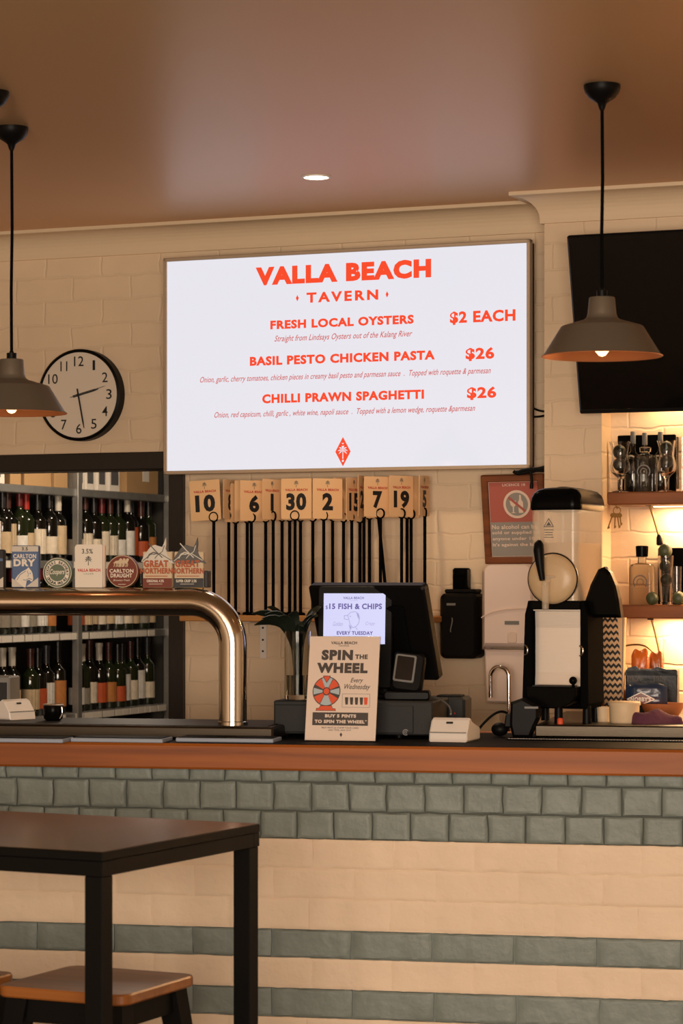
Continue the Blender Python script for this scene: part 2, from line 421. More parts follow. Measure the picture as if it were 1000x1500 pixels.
def bez(p0, p1, p2, p3, n=14):
    p0, p1, p2, p3 = map(Vector, (p0, p1, p2, p3)); out = []
    for i in range(n+1):
        t = i/n; out.append(p0*(1-t)**3+p1*3*t*(1-t)**2+p2*3*t*t*(1-t)+p3*t**3)
    return out
ORD = ['first', 'second', 'third', 'fourth', 'fifth', 'sixth', 'seventh', 'eighth', 'ninth', 'tenth', 'eleventh', 'twelfth', 'thirteenth', 'fourteenth', 'fifteenth', 'sixteenth', 'seventeenth', 'eighteenth', 'nineteenth', 'twentieth']

# ------------------------------------------------------------------ setting
CEIL = 2.9
struct(MB().box((-4.6, -2.4, -.1), (4.6, 14, 0)).build('floor', 'floor'))
struct(MB().box((-4.6, -2.4, CEIL), (4.6, 12.9, CEIL+.1)).build('ceiling', 'ceiling'))
struct(MB().box((-4.7, -2.4, 0), (-4.6, 12.9, CEIL)).build('wall_left', 'plain'))
struct(MB().box((4.6, -2.4, 0), (4.7, 12.9, CEIL)).build('wall_right', 'plain'))
wo = WALL.world(0, 0, 0); wr = -WALL.yaw
oL = WALL.hit(-90, 800, 0).x; oR = WALL.hit(252, 800, 0).x; oT = WALL.hit(120, 688, 0).z; oB = .86
b = MB(); T = .12
b.box((-4.9, 0, 0), (oL, T, CEIL)); b.box((oR, 0, 0), (4.95, T, CEIL))
b.box((oL, 0, oT), (oR, T, CEIL)); b.box((oL, 0, 0), (oR, T, oB))
struct(b.build('wall_back', 'wall', loc=wo, rz=wr))
# hatch surround
b = MB(); zt = WALL.hit(120, 664, .02).z; xr = WALL.hit(268, 800, .02).x
b.box((oL-.05, -.025, oT-.005), (xr, T+.01, zt), .004); b.box((oR-.004, -.025, oB), (xr, T+.01, oT), .004)
b.box((oL-.05, -.025, oB-.05), (xr, T+.01, oB+.01), .004)
struct(b.build('window_1', 'dark_frame', loc=wo, rz=wr))
# alcove wall: a nib and the recess right of it
nOff = .2
n0 = WALL.hit(797, 500, nOff).x; n1 = WALL.hit(881, 660, nOff).x; nz = 2.24
b = MB(); b.box((n0, -nOff, 0), (n1, 0, CEIL)); b.box((n1, -nOff, nz), (4.95, 0, CEIL)); b.box((n1, -.09, 0), (4.95, 0, nz))
struct(b.build('wall_alcove', 'wall', loc=wo, rz=wr))
# store room behind the hatch
SB = Frame(*P(-40, 850, 10.35)[:2], 0)
sa = P(-40, 850, 10.35); sb = P(256, 850, 12.1)
dirv = (sb-sa); SL = math.hypot(dirv.x, dirv.y); sr = math.atan2(dirv.y, dirv.x)
def ST(x, y, z):
    return Vector((sa.x+x*math.cos(sr)-y*math.sin(sr), sa.y+x*math.sin(sr)+y*math.cos(sr), z))
b = MB(); b.box((-.6, .36, 0), (SL+.5, .42, 2.6)); b.box((SL+.02, -1.2, 0), (SL+.08, .42, 2.6)); b.box((-.6, -1.5, 2.6), (SL+.6, .5, 2.65))
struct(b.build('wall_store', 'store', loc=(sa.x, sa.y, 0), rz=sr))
# cornices
def sweep(b, prof, path, ang):
    """profile (outward d, height h) along a plan path of (x, y); ang = outward directions at the ends"""
    n = len(path); rings = []
    for i, p in enumerate(path):
        p = Vector(p)
        if i == 0: t = (Vector(path[1])-p).normalized()
        elif i == n-1: t = (p-Vector(path[-2])).normalized()
        else: t = None
        if t: o = Vector((t.y, -t.x)); k = 1
        else:
            t1 = (p-Vector(path[i-1])).normalized(); t2 = (Vector(path[i+1])-p).normalized()
            o1, o2 = Vector((t1.y, -t1.x)), Vector((t2.y, -t2.x)); o = (o1+o2).normalized(); k = 1/max(.3, o.dot(o1))
        rings.append([(p.x+o.x*d*k, p.y+o.y*d*k, h) for d, h in prof])
    m = len(prof); vs = [v for r in rings for v in r]; fs = []
    for i in range(n-1):
        for j in range(m):
            q = (j+1) % m; fs.append((i*m+j, (i+1)*m+j, (i+1)*m+q, i*m+q))
    b.add(vs, fs, 0); b.add(rings[0], [tuple(range(m))]); b.add(rings[-1], [tuple(reversed(range(m)))])
    return b
cp = [(0, CEIL), (.095, CEIL), (.095, CEIL-.012), (.086, CEIL-.014)]+[(.086-.074*math.sin(a), CEIL-.014-.072*(1-math.cos(a))) for a in [PI/2*i/8 for i in range(1, 9)]]+[(.012, CEIL-.1), (0, CEIL-.1)]
struct(sweep(MB(), cp, [(-4.9, 0), (n0, 0)], 0).build('trim_1', 'plain', loc=wo, rz=wr))
struct(sweep(MB(), cp, [(n0, 0), (n0, -nOff), (4.9, -nOff)], 0).build('trim_2', 'plain', loc=wo, rz=wr))

# ------------------------------------------------------------------ bar counter
bo = BAR.world(0, 0, 0); brz = -BAR.yaw
BT = 1.132
bar = thing('bar_counter', 'long bar counter with grey and cream striped brick front under red-brown timber', 'bar', bo, brz)
def brick(b, x0, x1, z0, z1, m, fall):
    nx, nz_ = max(6, round((x1-x0)/.017)), 6; e = R.uniform(-.0012, .0012); sd = Vector((R.uniform(0, 90), 0, 0)); vs = []; fs = []
    def tt(i, n): return (0, .05, .14)[i] if i < 3 else ((1, .95, .86)[n-i] if n-i < 3 else .14+.72*(i-2)/(n-4))
    for i in range(nx+1):
        for j in range(nz_+1):
            u, v = tt(i, nx), tt(j, nz_); x = x0+(x1-x0)*u; z = z0+(z1-z0)*v
            ed = min(u*(x1-x0), (1-u)*(x1-x0), v*(z1-z0), (1-v)*(z1-z0)); k = max(0, 1-ed/.0045)
            q = Vector((x, 0, z)); nn = noise.noise(q*55+sd); n1 = noise.noise(q*16+sd)
            vs.append((x+noise.noise(q*30+Vector((9, 9, 9)))*.0036*k, e+fall*k*k*(1+.9*nn)+.0011*nn*(.3+1.5*k)+.0022*n1, z+noise.noise(q*30)*.0032*k))
    for i in range(nx):
        for j in range(nz_): q = i*(nz_+1)+j; fs.append((q, q+nz_+1, q+nz_+2, q+1))
    b.add(vs, fs, m, True)
    ring = [i*(nz_+1) for i in range(nx+1)]+[nx*(nz_+1)+j for j in range(1, nz_+1)]+[i*(nz_+1)+nz_ for i in range(nx-1, -1, -1)]+[j for j in range(nz_-1, 0, -1)]
    n = len(ring); rv = [vs[k] for k in ring]; b.add(rv+[(x, .03, z) for x, y, z in rv], [(k, (k+1) % n, n+(k+1) % n, n+k) for k in range(n)], m)
rows = [1125, 1147, 1189, 1230.5, 1273, 1317.5, 1363, 1405.5, 1449.5, 1493]
zs = [CZ-(y-HY)/F*7.2 for y in rows]
while zs[-1] > .09: zs.append(zs[-1]-.0846)
zs[-1] = max(zs[-1], 0)
cols = [1, 1, 1, 0, 0, 0, 1, 0, 1, 0, 0, 0, 0, 0, 0]
b = MB()
for i in range(len(zs)-1):
    g = cols[i]; w = .1095 if i < 3 else .2345
    x = -3.2 + (.055 if i == 1 else .012 if i == 2 else .03) if i < 3 else -3.2+(.0 if i % 2 else .117)+.065
    gap = .0008 if not g else .0042
    b.box((-3.2, .011 if g else .0024, zs[i+1]), (3.2, .04, zs[i]), 0, 2 if (g and i < 3) else (1 if g else 0))
    while x < 3.2:
        ww = w+R.uniform(-.003, .003)
        if x > -1.9 and x < 1.9 and zs[i] > .2: brick(b, x+gap/2, x+ww-gap/2, zs[i+1]+gap*.5, zs[i]-gap*.5, 1 if g else 0, .005 if g else .0016)
        else: b.box((x+gap/2, 0, zs[i+1]+gap*.5), (x+ww-gap/2, .03, zs[i]-gap*.5), .005, 1 if g else 0)
        x += ww
b.build('brick_front', ['white_brick', 'grey_brick', 'grey_mortar'], bar)
MB().box((-3.2, .042, 0), (3.2, .66, BT-.055)).build('carcass', 'soft_black', bar)
b = MB(); zl = BT-.0735
lipp = [(-.05, zl+.006), (-.046, zl), (0.05, zl), (.05, BT-.05), (.72, BT-.05), (.72, BT), (-.044, BT), (-.05, BT-.007)]
b.M = Matrix.Rotation(PI/2, 4, 'Z')
b.prism(lipp, 3.25, -3.25); b.M = Matrix.Identity(4)
b.v = [Vector((-(v.x), v.y, v.z)) for v in b.v]
bt = b.build('bar_top', 'lip', bar)
# dark runner along the edge of the top
b = MB(); b.box((-3.2, -.036, BT), (3.2, .6, BT+.0015)); b.build('dark_inlay', 'mat_top', bar, 'black top surface of the bar')

def bz(px, py, z): return A(BAR, px, py, z=z)
# stainless ledge under the beer font, and the one under the slush machine
a = bz(200, 1082, BT+.0015); h = a.Z(1063)
t = thing('drip_tray', 'long low stainless drip tray on the bar under the chrome font', 'tray', a.loc, a.rz)
x0, x1 = a.X(-260), a.X(400)
MB().box((x0, 0, 0), (x1, .36, h), .006).build('pan', 'tray_steel', t)
MB().box((x0+.02, .02, h+.0002), (x1-.02, .34, h+.002)).build('grate', 'dark_grey', t); TRAYZ = BT+.0015+h
a = bz(900, 1081, BT+.0015); h = a.Z(1063); BENZ = BT+.0015+h
t = thing('steel_bench', 'stainless steel bench ledge at the right end of the bar top', 'bench', a.loc, a.rz)
MB().box((a.X(783), 0, 0), (.9, .8, h), .004).build('bench_top', 'tray_steel', t)
MB().box((a.X(783)+.02, .46, -1.13), (.88, .78, -.002)).build('cabinet', 'dark_grey', t)
# bar mats
for (p0, p1, lab) in ((-60, 92, 'bar mat at the left picture edge'), (103, 238, 'bar mat lying below the white and brown tap badges'), (257, 400, 'bar mat lying below the bend of the chrome rail')):
    a = bz((p0+p1)/2, 1087.5, BT+.0015)
    t = thing('bar_mat', 'flat blue-grey edged '+lab, 'bar mat', a.loc, a.rz, 'bar mats along the left bar edge')
    MB().box((a.X(p0), 0, 0), (a.X(p1), .11, .0115), .002).build('rim', 'mat_edge', t)
    MB().box((a.X(p0)+.006, .008, .0116), (a.X(p1)-.006, .102, .0135)).build('rubber_top', 'mat_top', t)
a = bz(880, 1086, BT+.0015); b = MB(); b.box((a.X(742), 0, 0), (a.X(1090), .075, .004), .001, 0)
x = a.X(742)+.004
while x < a.X(1085): b.box((x, -.0006, .0042), (x+.006, .003, .0052), 0, 1); x += .0085
tag(b.build('bar_runner', ['soft_black', 'white_plastic'], loc=a.loc, rz=a.rz), 'thin black bar runner with pale stitched edge on the right of the bar', 'bar runner')

# ------------------------------------------------------------------ chrome font rail
a = bz(341, 1063, TRAYZ); m = a.m; r = 20.5*m; zc = a.Z(882)
t = thing('beer_font', 'chrome pipe beer font bending down to the tray, tap badges along it', 'beer font', a.loc, a.rz)
Rb = 62*m; path = [(0, 0, .004), (0, 0, zc-Rb)]
path += [(-Rb+Rb*math.cos(q), 0, zc-Rb+Rb*math.sin(q)) for q in [PI/2*i/16 for i in range(1, 17)]]
path += [(a.X(-300), 0, zc)]
MB().tube(path, r, 32).build('rail_pipe', 'chrome', t)
MB().lathe([(r*1.02, 0), (r*1.08, .002), (r*1.08, .012), (r*1.01, .014)], seg=32).build('foot_collar', 'chrome', t)
b = MB()
for px in range(-60, 300, 46): b.box((a.X(px)-.012, .005, zc+r-.006), (a.X(px)+.012, .03, zc+r+.002), .002)
b.box((a.X(-250), .006, zc+r-.004), (a.X(296), .02, zc+r+.0015), .001)
b.build('mounting_strip', 'brass', t)
RAILOFF = a.off; RAILZ = a.loc.z+zc+r

def tap(px0, px1, ytop, ybot, label, fn, depth=.02):
    a = A(BAR, (px0+px1)/2, 862, off=RAILOFF)
    a.l.z = RAILZ+.0015; a.loc.z = RAILZ+.0015
    t = thing('beer_tap', label, 'beer tap', a.loc, a.rz, 'beer taps on the chrome rail')
    zoff = a.fr.hit(a.px, 862, a.off).z - (RAILZ+.0015)
    X = lambda p: a.fr.hit(p, 830, a.off).x-a.l.x
    Z = lambda q: max(0.0005, a.fr.hit(a.px, q, a.off).z-(RAILZ+.0015))
    MB().lathe([(.007, 0), (.007, .02), (.005, .03)], (0, depth+.01, 0), 12).build('tap_spindle', 'chrome', t)
    fn(t, X, Z, depth); return t
def horse(cx, cz, s):
    pts = [(-.55, -.5), (-.42, -.05), (-.2, .28), (.05, .46), (.14, .42), (.18, .54), (.26, .40), (.34, .24), (.52, .0), (.6, -.14), (.52, -.26), (.4, -.24), (.22, -.12), (.12, -.2), (.16, -.38), (.1, -.5), (-.2, -.62)]
    return [(cx+x*s, cz+z*s) for x, z in pts]
def tp_navy(t, X, Z, d):
    b = MB(); b.box((X(-32), 0, 0), (X(6), d, Z(805)), .003); b.build('badge', 'badge_navy', t)
    MB().box((X(-30), -.001, Z(822)), (X(4), 0, Z(818))).build('pale_stripe', 'badge_blue', t)
    MB().poly([(X(-28), Z(861)), (X(5), Z(861)), (X(5), Z(845)), (X(-12), Z(858))], -.001).build('chevron_band', 'badge_silver', t)
tap(-34, 8, 805, 862, 'dark tap badge with pale foot, cut off by the left picture edge', tp_navy)
def tp_dry(t, X, Z, d):
    x0, x1 = X(17), X(56.5)
    MB().box((x0, 0, 0), (x1, d, Z(799)), .003).build('badge', 'badge_blue', t)
    MB().box((x0+.001, -.0012, Z(808)), (x1-.001, 0, Z(800))).build('strength_band', 'badge_silver', t)
    b = MB(); b.text('3.5', X(32), X(41), Z(806.5), Z(801.5), -.0018, .02); b.build('strength_lettering', 'ink', t)
    b = MB(); b.text('CARLTON', X(19.5), X(53), Z(818), Z(811.5), -.001, .03); b.text('DRY', X(20), X(52), Z(829.5), Z(819), -.001, .05); b.build('lettering', 'badge_white', t)
    b = MB(); xm = X(38)
    b.poly([(x0+.001, .002), (xm, .002), (x0+.001, Z(847))], -.001, 0); b.poly([(xm, .002), (x1-.001, .002), (x1-.001, Z(846))], -.001, 0)
    b.build('corner_foil', 'badge_silver', t)
    b = MB(); u = X(30)-X(29); b.poly([(X(hx/6.25), Z(780+hy/6.25)) for hx, hy in ((138, 432), (150, 412), (165, 392), (200, 360), (245, 336), (262, 318), (275, 336), (288, 350), (299, 375), (306, 420), (300, 444), (286, 450), (270, 432), (246, 440), (241, 470), (236, 505), (222, 506), (206, 492))], -.0016)
    b.build('horse_emblem', 'badge_white', t)
    b = MB(); b.stroke([(X(47), Z(849)), (X(43), Z(847)), (X(38), Z(850)), (X(34), Z(849))], .8*u, -.002); b.disc(X(44.5), Z(840), .8*u, -.002, seg=8); b.stroke([(X(25), Z(850)), (X(29.5), Z(842)), (X(38), Z(836.5))], .8*u, -.002); b.stroke([(X(40), Z(836)), (X(42), Z(841)), (X(41), Z(845))], .6*u, -.002)
    b.build('horse_lines', 'badge_blue', t)
tap(17, 56, 799, 862, 'blue and silver rectangular tap badge with white horse head', tp_dry)
def tp_coop(t, X, Z, d):
    cz = Z(839); c = X(84); r = X(84+21.5)-X(84)
    b = MB(); b.lathe([(r*.97, 0), (r, .003), (r, d), ], (c, 0, cz), 48, axis='y'); b.build('badge', 'badge_green', t)
    b = MB(); b.ring(c, cz, r*.93, r*.965, -.001); b.ring(c, cz, r*.56, r*.82, -.001); b.build('cream_rings', 'badge_white', t)
    b = MB(); b.arc_text("COOPERS BREWERY", c, cz, r*.69, math.radians(195), math.radians(-15), r*.17, -.0018, 0, .03)
    b.arc_text("ORIGINAL PALE ALE", c, cz, r*.69, math.radians(208), math.radians(332), r*.17, -.0018, 0, .03, True)
    b.build('ring_lettering', 'badge_navy', t)
    b = MB(); b.text('Coopers', c-r*.5, c+r*.5, cz-r*.2, cz+r*.24, -.0018, .02, .35); b.build('script_lettering', 'badge_white', t)
tap(62, 106, 816, 863, 'round green and cream tap badge beside the blue horse badge', tp_coop)
def tp_valla(t, X, Z, d):
    pts = [(X(110), 0), (X(150), 0), (X(150), Z(799)), (X(148.5), Z(797.5)), (X(112.5), Z(797.5)), (X(109.5), Z(801))]
    MB().prism(pts, 0, .006).build('badge', 'badge_white', t)
    MB().box((X(112), .0065, 0), (X(152.5), .022, Z(798)), .003).build('badge_back', 'sign_pale', t)
    b = MB(); b.text('3.5%', X(120), X(136), Z(811), Z(804), -.001, .01); b.palm(X(129.5), Z(821), Z(814)-Z(828), -.001); b.build('emblem', 'ink', t)
    b = MB(); b.text('VALLA BEACH', X(113.5), X(147), Z(837.5), Z(833), -.001, .04); b.build('lettering', 'red_ink', t)
    b = MB(); b.text('LAGER', X(123), X(137), Z(841.5), Z(839.5), -.001, .0, spacing=1.4); b.build('small_lettering', 'soft_ink', t)
tap(109, 152, 797, 862, 'white rectangular tap badge with palm and red lettering', tp_valla)
def tp_draught(t, X, Z, d):
    c, cz = X(179), Z(837); r = X(179+23)-X(179)
    MB().lathe([(r*.97, 0), (r, .003), (r, d)], (c, 0, cz), 48, axis='y').build('badge', 'badge_brown', t)
    MB().ring(c, cz, r*.95, r*.985, -.001).build('rim_line', 'badge_tan', t)
    b = MB(); b.text('CARLTON', X(160.5), X(195.5), Z(839), Z(833.5), -.001, .03); b.text('DRAUGHT', X(162), X(193.5), Z(846), Z(840), -.001, .03)
    b.text('Brewery Fresh', X(166), X(190), Z(852), Z(848.5), -.001, 0, .35); b.stroke([(X(173), Z(856)), (X(184), Z(856))], .0012, -.001); b.build('lettering', 'badge_white', t)
    b = MB(); u = X(1)-X(0)
    for k in (-6, -1, 4):
        hx = X(178+k); hz = Z(824)
        b.poly([(hx-6*u, hz-1*u), (hx-3*u, hz+2*u), (hx+2*u, hz+3*u), (hx+4*u, hz+6*u), (hx+7*u, hz+5*u), (hx+6*u, hz+2*u), (hx+4*u, hz-1.5*u)], -.001-.0002*k/5)
        for q in (-5, -2, 2, 4): b.stroke([(hx+q*u, hz), (hx+(q+1.2)*u, hz-3*u), (hx+(q-.3)*u, hz-6*u)], 1.1*u, -.001)
    b.build('horse_team_emblem', 'badge_tan', t)
tap(156, 202, 812, 862, 'round dark red tap badge with galloping horses', tp_draught)
def marlin(b, X, Z, x0, dk):
    u = X(1)-X(0)
    body = [(0, 840-835), (3, 12), (8, 20), (13, 26), (18, 29), (24, 27), (29, 24), (32, 32), (34, 38), (34, 30), (33, 24), (36, 15), (42, 6), (46, 1), (40, 5), (30, 10), (20, 10), (10, 8)]
    b.poly([(X(x0)+x*u, Z(832)+z*u) for x, z in body], -.0025, 0)
def tp_north(dark):
    def fn(t, X, Z, d):
        o = 46 if dark else 0; u = X(1)-X(0); x0, x1 = X(209+o), X(252+o)
        MB().box((x0, 0, 0), (x1-(.0 if dark else 0), d, Z(808)), .002).build('badge', 'badge_tan', t)
        if dark: MB().box((x1+.0005, .004, 0), (x1+6*u, d+.02, Z(836)), .002).build('side_block', 'badge_navy', t)
        MB().box((x0+.0003, -.0012, .0006), (x1-.0003, 0, Z(847))).build('lower_band', 'badge_navy' if dark else 'badge_brown', t)
        b = MB(); bx = 207+o
        body = [(0, 6), (4, 14), (9, 21), (14, 27), (19, 29), (25, 27), (30, 26), (33, 33), (35, 39), (35.5, 30), (34.5, 23), (38, 14), (44, 7), (47, 3), (40, 5), (30, 3), (22, 2), (10, 3)]
        b.prism([(X(bx)+x*u, Z(829)+z*u) for x, z in body], -.002, .008, 0)
        b.build('fish_emblem', 'soft_ink' if dark else 'badge_silver', t)
        b = MB()
        b.stroke([(X(bx+11), Z(796)), (X(bx+20), Z(806)), (X(bx+31), Z(817))], 1.3*u, -.003, 0); b.stroke([(X(bx+2), Z(822)), (X(bx+14), Z(812)), (X(bx+28), Z(811)), (X(bx+44), Z(821))], 1.0*u, -.003, 0)
        b.stroke([(X(bx+9), Z(818)), (X(bx+12), Z(812)), (X(bx+18), Z(809)), (X(bx+24), Z(811))], 1.6*u, -.0028); b.stroke([(X(bx+20), Z(818)), (X(bx+24), Z(813)), (X(bx+31), Z(808)), (X(bx+34), Z(799))], 1.0*u, -.0028); b.disc(X(bx+19), Z(812), .9*u, -.0028, seg=8)
        b.build('fish_lines', 'badge_silver' if dark else 'soft_ink', t)
        b = MB(); b.text('GREAT', X(211+o), X(247+o), Z(831), Z(820.5), -.0035, .05); b.text('NORTHERN', X(206+o), X(253+o), Z(840.5), Z(832), -.0035, .05)
        b.stroke([(X(213+o), Z(844)), (X(246+o), Z(844))], .0022, -.0035); b.build('lettering', 'badge_orange', t)
        b = MB(); b.text('SUPER CRISP 3.5%' if dark else 'ORIGINAL 4.2%', X(215+o-(3 if dark else 0)), X(240+o+(2 if dark else 0)), Z(853), Z(849), -.002, .03); b.stroke([(X(218+o), Z(855.5)), (X(238+o), Z(855.5))], .0012, -.002); b.build('small_lettering', 'badge_white', t)
    return fn
tap(207, 253, 795, 862, 'tan tap badge with silver fish and red-brown foot', tp_north(False))
tap(253, 300, 795, 862, 'tan tap badge with dark fish and black foot, rightmost tap', tp_north(True))

# ------------------------------------------------------------------ wine store shelves behind the hatch
STK = thing('shelving_unit', 'grey metal shelving unit full of wine seen through the hatch', 'shelving', (sa.x, sa.y, 0), sr)
def sx_of(px):
    rx = (px-500)/F; d = Vector((math.cos(sr), math.sin(sr)))
    # point sa + t d lies on the ray x = rx*y
    return (rx*sa.y-sa.x)/(d.x-rx*d.y)
S1 = sx_of(115); D1 = ST(S1, 0, 0).y
def sz(py, D=D1): return CZ-(py-HY)/F*D
lev = [sz(716), sz(822), sz(926), sz(1044)]
for px in (-38, 114, 247):
    x = sx_of(px); MB().box((x-.02, -.012, 0), (x+.02, .018, 2.45), .002).build('upright', 'galv', STK)
for k, z in enumerate(lev):
    sh_ = MB().box((sx_of(-38)+.02, 0, z-.034), (sx_of(247)-.02, .34, z), .003).build('shelf', 'galv', STK)
    x = sx_of(-36)+.03
    while x < sx_of(246)-.1 and k > 0:
        w = R.uniform(.05, .11)
        if R.random() < .9: MB().box((x, -.004, z-.031), (x+w, -.001, z-.003)).build('price_tag', 'box_white', sh_)
        x += w+R.uniform(.003, .02)
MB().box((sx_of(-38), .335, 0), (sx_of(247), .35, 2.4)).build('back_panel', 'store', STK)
# bottle prototypes
def bottle_meshes(hh, rr, neck):
    prof = [(rr*.85, 0), (rr, .006), (rr, hh*.58)]
    prof += [(rr+(neck-rr)*(1-math.cos(q))/2, hh*.58+(hh*.14)*q/PI) for q in [PI*i/7 for i in range(1, 8)]]
    prof += [(neck*.95, hh*.94), (neck*1.15, hh*.945), (neck*1.15, hh), (neck*.8, hh)]
    return prof
protos = []
shp = [(.30, .038, .0145), (.315, .0365, .014), (.29, .0405, .015)]
def new_bottle(sh, gm, cap, lab, lh, loc, label, group):
    hh, rr, nk = shp[sh]
    t = thing('wine_bottle', label, 'wine bottle', loc, R.uniform(0, 6), group)
    key = (sh, gm, cap, lab, lh)
    if key not in bcache:
        g = MB().lathe(bottle_meshes(hh, rr, nk), seg=16).build('bottle_glass', gm, t)
        c = MB().lathe([(nk*1.04, hh*.74), (nk*1.06, hh*.94), (nk*1.22, hh*.943), (nk*1.22, hh*1.004), (0, hh*1.006)], seg=14).build('capsule', 'cap%d' % cap, t)
        z0 = hh*.10; l = MB().lathe([(rr*1.012, z0), (rr*1.012, z0+lh*hh)], seg=18, cap=False).build('paper_label', 'lab%d' % lab, t)
        bcache[key] = (g.data, c.data, l.data)
    else:
        for nm, me in zip(('bottle_glass', 'capsule', 'paper_label'), bcache[key]):
            o = bpy.data.objects.new(nm, me); C.objects.link(o); o.parent = t
    return t
bcache = {}
capn = ['dark red', 'black', 'cream', 'brown', 'bright red', 'grey']; labn = ['cream', 'beige', 'amber', 'grey', 'white', 'orange']
for k, (z, sname) in enumerate(zip(lev[1:], ['upper', 'middle', 'bottom'])):
    for p0, p1, bay in ((-30, 111, 'left'), (122, 248, 'right')):
        x = sx_of(p0)+.05; n = 0
        end = sx_of(p1)
        while x < end-.03:
            if not (k == 2 and bay == 'left' and n == 5):
                sh, gm, cap, lab, lh = R.choice([0, 0, 1, 2]), R.choice(['bottle', 'bottle', 'bottle_green']), R.choice([0, 1, 1, 1, 1, 2, 3, 4, 5, 5]) if k < 2 else R.choice([1, 1, 1, 2, 3, 5, 2]), R.choice([0, 0, 1, 1, 2, 3, 4, 4, 5]), R.choice([.24, .3, .36, .42])
                new_bottle(sh, gm, cap, lab, lh, ST(x, .07+R.uniform(-.012, .015), z),
                           'wine bottle with %s cap and %s label, %s from left, %s shelf, %s bay' % (capn[cap], labn[lab], ORD[n], sname, bay), 'wine bottles in the store shelves')
            x += R.uniform(.078, .088); n += 1
# cartons on the top shelf
for p0, p1, hgt, col, nm, lab in ((-30, 14, 55, 'box_white', 'pale carton on the top store shelf at the left edge', 1), (20, 38, 50, 'box_card', 'narrow brown carton on the top store shelf', 0), (41, 82, 52, 'box_card', 'wide brown carton on the top store shelf, left bay', 0), (85, 106, 52, 'box_card', 'brown carton beside the upright in the left bay of the top shelf', 0),
                             (118, 129, 58, 'box_white', 'white carton next to the middle upright on the top store shelf', 1), (131, 145, 58, 'box_white', 'white carton second from the middle upright', 1), (148, 162, 58, 'box_white', 'white carton third from the middle upright', 1), (165, 182, 60, 'box_white', 'white carton fourth from the middle upright', 1), (190, 238, 62, 'box_card', 'large brown carton with white sticker at the right end of the top shelf', 2)):
    x0, x1 = sx_of(p0), sx_of(p1); hz = hgt/F*11.3
    t = thing('carton', nm, 'box', ST((x0+x1)/2, .02, lev[0]), sr, 'cartons on the top store shelf'); w = (x1-x0)/2-.006
    MB().box((-w, 0, 0), (w, .26, hz), .002).build('box_body', col, t)
    if lab == 1:
        b = MB(); b.box((-w*.7, -.0012, hz*.16), (w*.7, 0, hz*.62))
        b.build('printed_panel', 'soft_ink', t)
    if lab == 2: MB().box((w*.0, -.0012, hz*.30), (w*.4, 0, hz*.62)).build('sticker', 'box_white', t)
point('store_light', ST(.35, -.75, 2.35), 34, (1, .82, .64), .12)

# ------------------------------------------------------------------ menu screen
a = A(WALL, 507, 690, off=.12)
TL, TR_, BLc, BRc = (238, 378), (775, 350), (240, 695), (777, 686)
x0 = a.X(239, 536); x1 = a.X(776, 518); z0 = a.Z(690.5); z1 = a.fr.hit(507, 364, a.off).z-a.l.z
t = thing('menu_screen', 'large lit wall screen showing the orange food menu', 'screen', a.loc, a.rz)
bw = .013
b = MB(); b.box((x0, 0, z0), (x1, .03, z0+bw), .002); b.box((x0, 0, z1-bw), (x1, .03, z1), .002); b.box((x0, 0, z0), (x0+bw, .03, z1), .002); b.box((x1-bw, 0, z0), (x1, .03, z1), .002)
b.build('bezel', 'bezel', t)
MB().box((x0+.006, .012, z0+.006), (x1-.006, .07, z1-.006), .004).build('housing', 'black', t)
b = MB(); b.box((x0+bw, .006, z0+bw), (x1-bw, .011, z1-bw)); b.build('lit_panel', 'screen_on', t)
b = MB(); b.box((x0+.35, .07, (z0+z1)/2-.12), (x1-.35, .119, (z0+z1)/2+.12)); b.build('wall_bracket', 'black_metal', t)
def line(b, s, pl, pr, yt, yb, m=0, bold=.03, shear=0, spacing=1):
    b.text(s, a.X(pl, yb), a.X(pr, yb), a.Z(yb, pl), a.Z(yt, pl), .005, bold, shear, m, spacing)
b = MB(); line(b, 'VALLA BEACH', 373.5, 630.5, 391.5, 418.5, bold=.062); b.build('heading', 'screen_red', t)
b = MB(); line(b, 'TAVERN', 448, 553, 428.5, 443.5, bold=.04, spacing=1.35)
for px, py in ((434.5, 436.5), (566, 431)):
    b.poly([(a.X(px-2.2, py), a.Z(py, px)), (a.X(px, py), a.Z(py+4.6, px)), (a.X(px+2.2, py), a.Z(py, px)), (a.X(px, py), a.Z(py-4.6, px))], .005)
b.build('subheading', 'screen_red', t)
for nm, mt, args, bo_, sh_ in (('dish_lettering', 'screen_red', ('FRESH LOCAL OYSTERS', 395, 605, 469.5, 482.5), .048, 0), ('dish_lettering', 'screen_red', ('BASIL PESTO CHICKEN PASTA', 365, 636, 522.5, 536), .048, 0), ('dish_lettering', 'screen_red', ('CHILLI PRAWN SPAGHETTI', 383, 620, 577.5, 591), .048, 0),
        ('price_lettering', 'screen_red', ('$2 EACH', 658, 754, 456.5, 476), .04, 0), ('price_lettering', 'screen_red', ('$26', 681, 723, 509.5, 529), .04, 0), ('price_lettering', 'screen_red', ('$26', 683, 726, 567, 586), .04, 0),
        ('script_lettering', 'screen_pink', ('Straight from Lindsays Oysters out of the Kalang River', 401, 603, 491.5, 503), .008, .4),
        ('script_lettering', 'screen_pink', ('Onion, garlic, cherry tomatoes, chicken pieces in creamy basil pesto and parmesan sauce  .  Topped with roquette & parmesan', 292, 718, 552, 563), .008, .4),
        ('script_lettering', 'screen_pink', ('Onion, red capsicum, chilli, garlic , white wine, napoli sauce  .  Topped with a lemon wedge, roquette &parmesan', 313, 695, 603.5, 614.5), .008, .4)):
    b = MB(); line(b, *args, bold=bo_, shear=sh_); b.build(nm, mt, t)
cx, cz = a.X(501.3, 661), a.Z(661.5, 501); u = a.X(502, 661)-a.X(501, 661); v = a.Z(660)-a.Z(661)
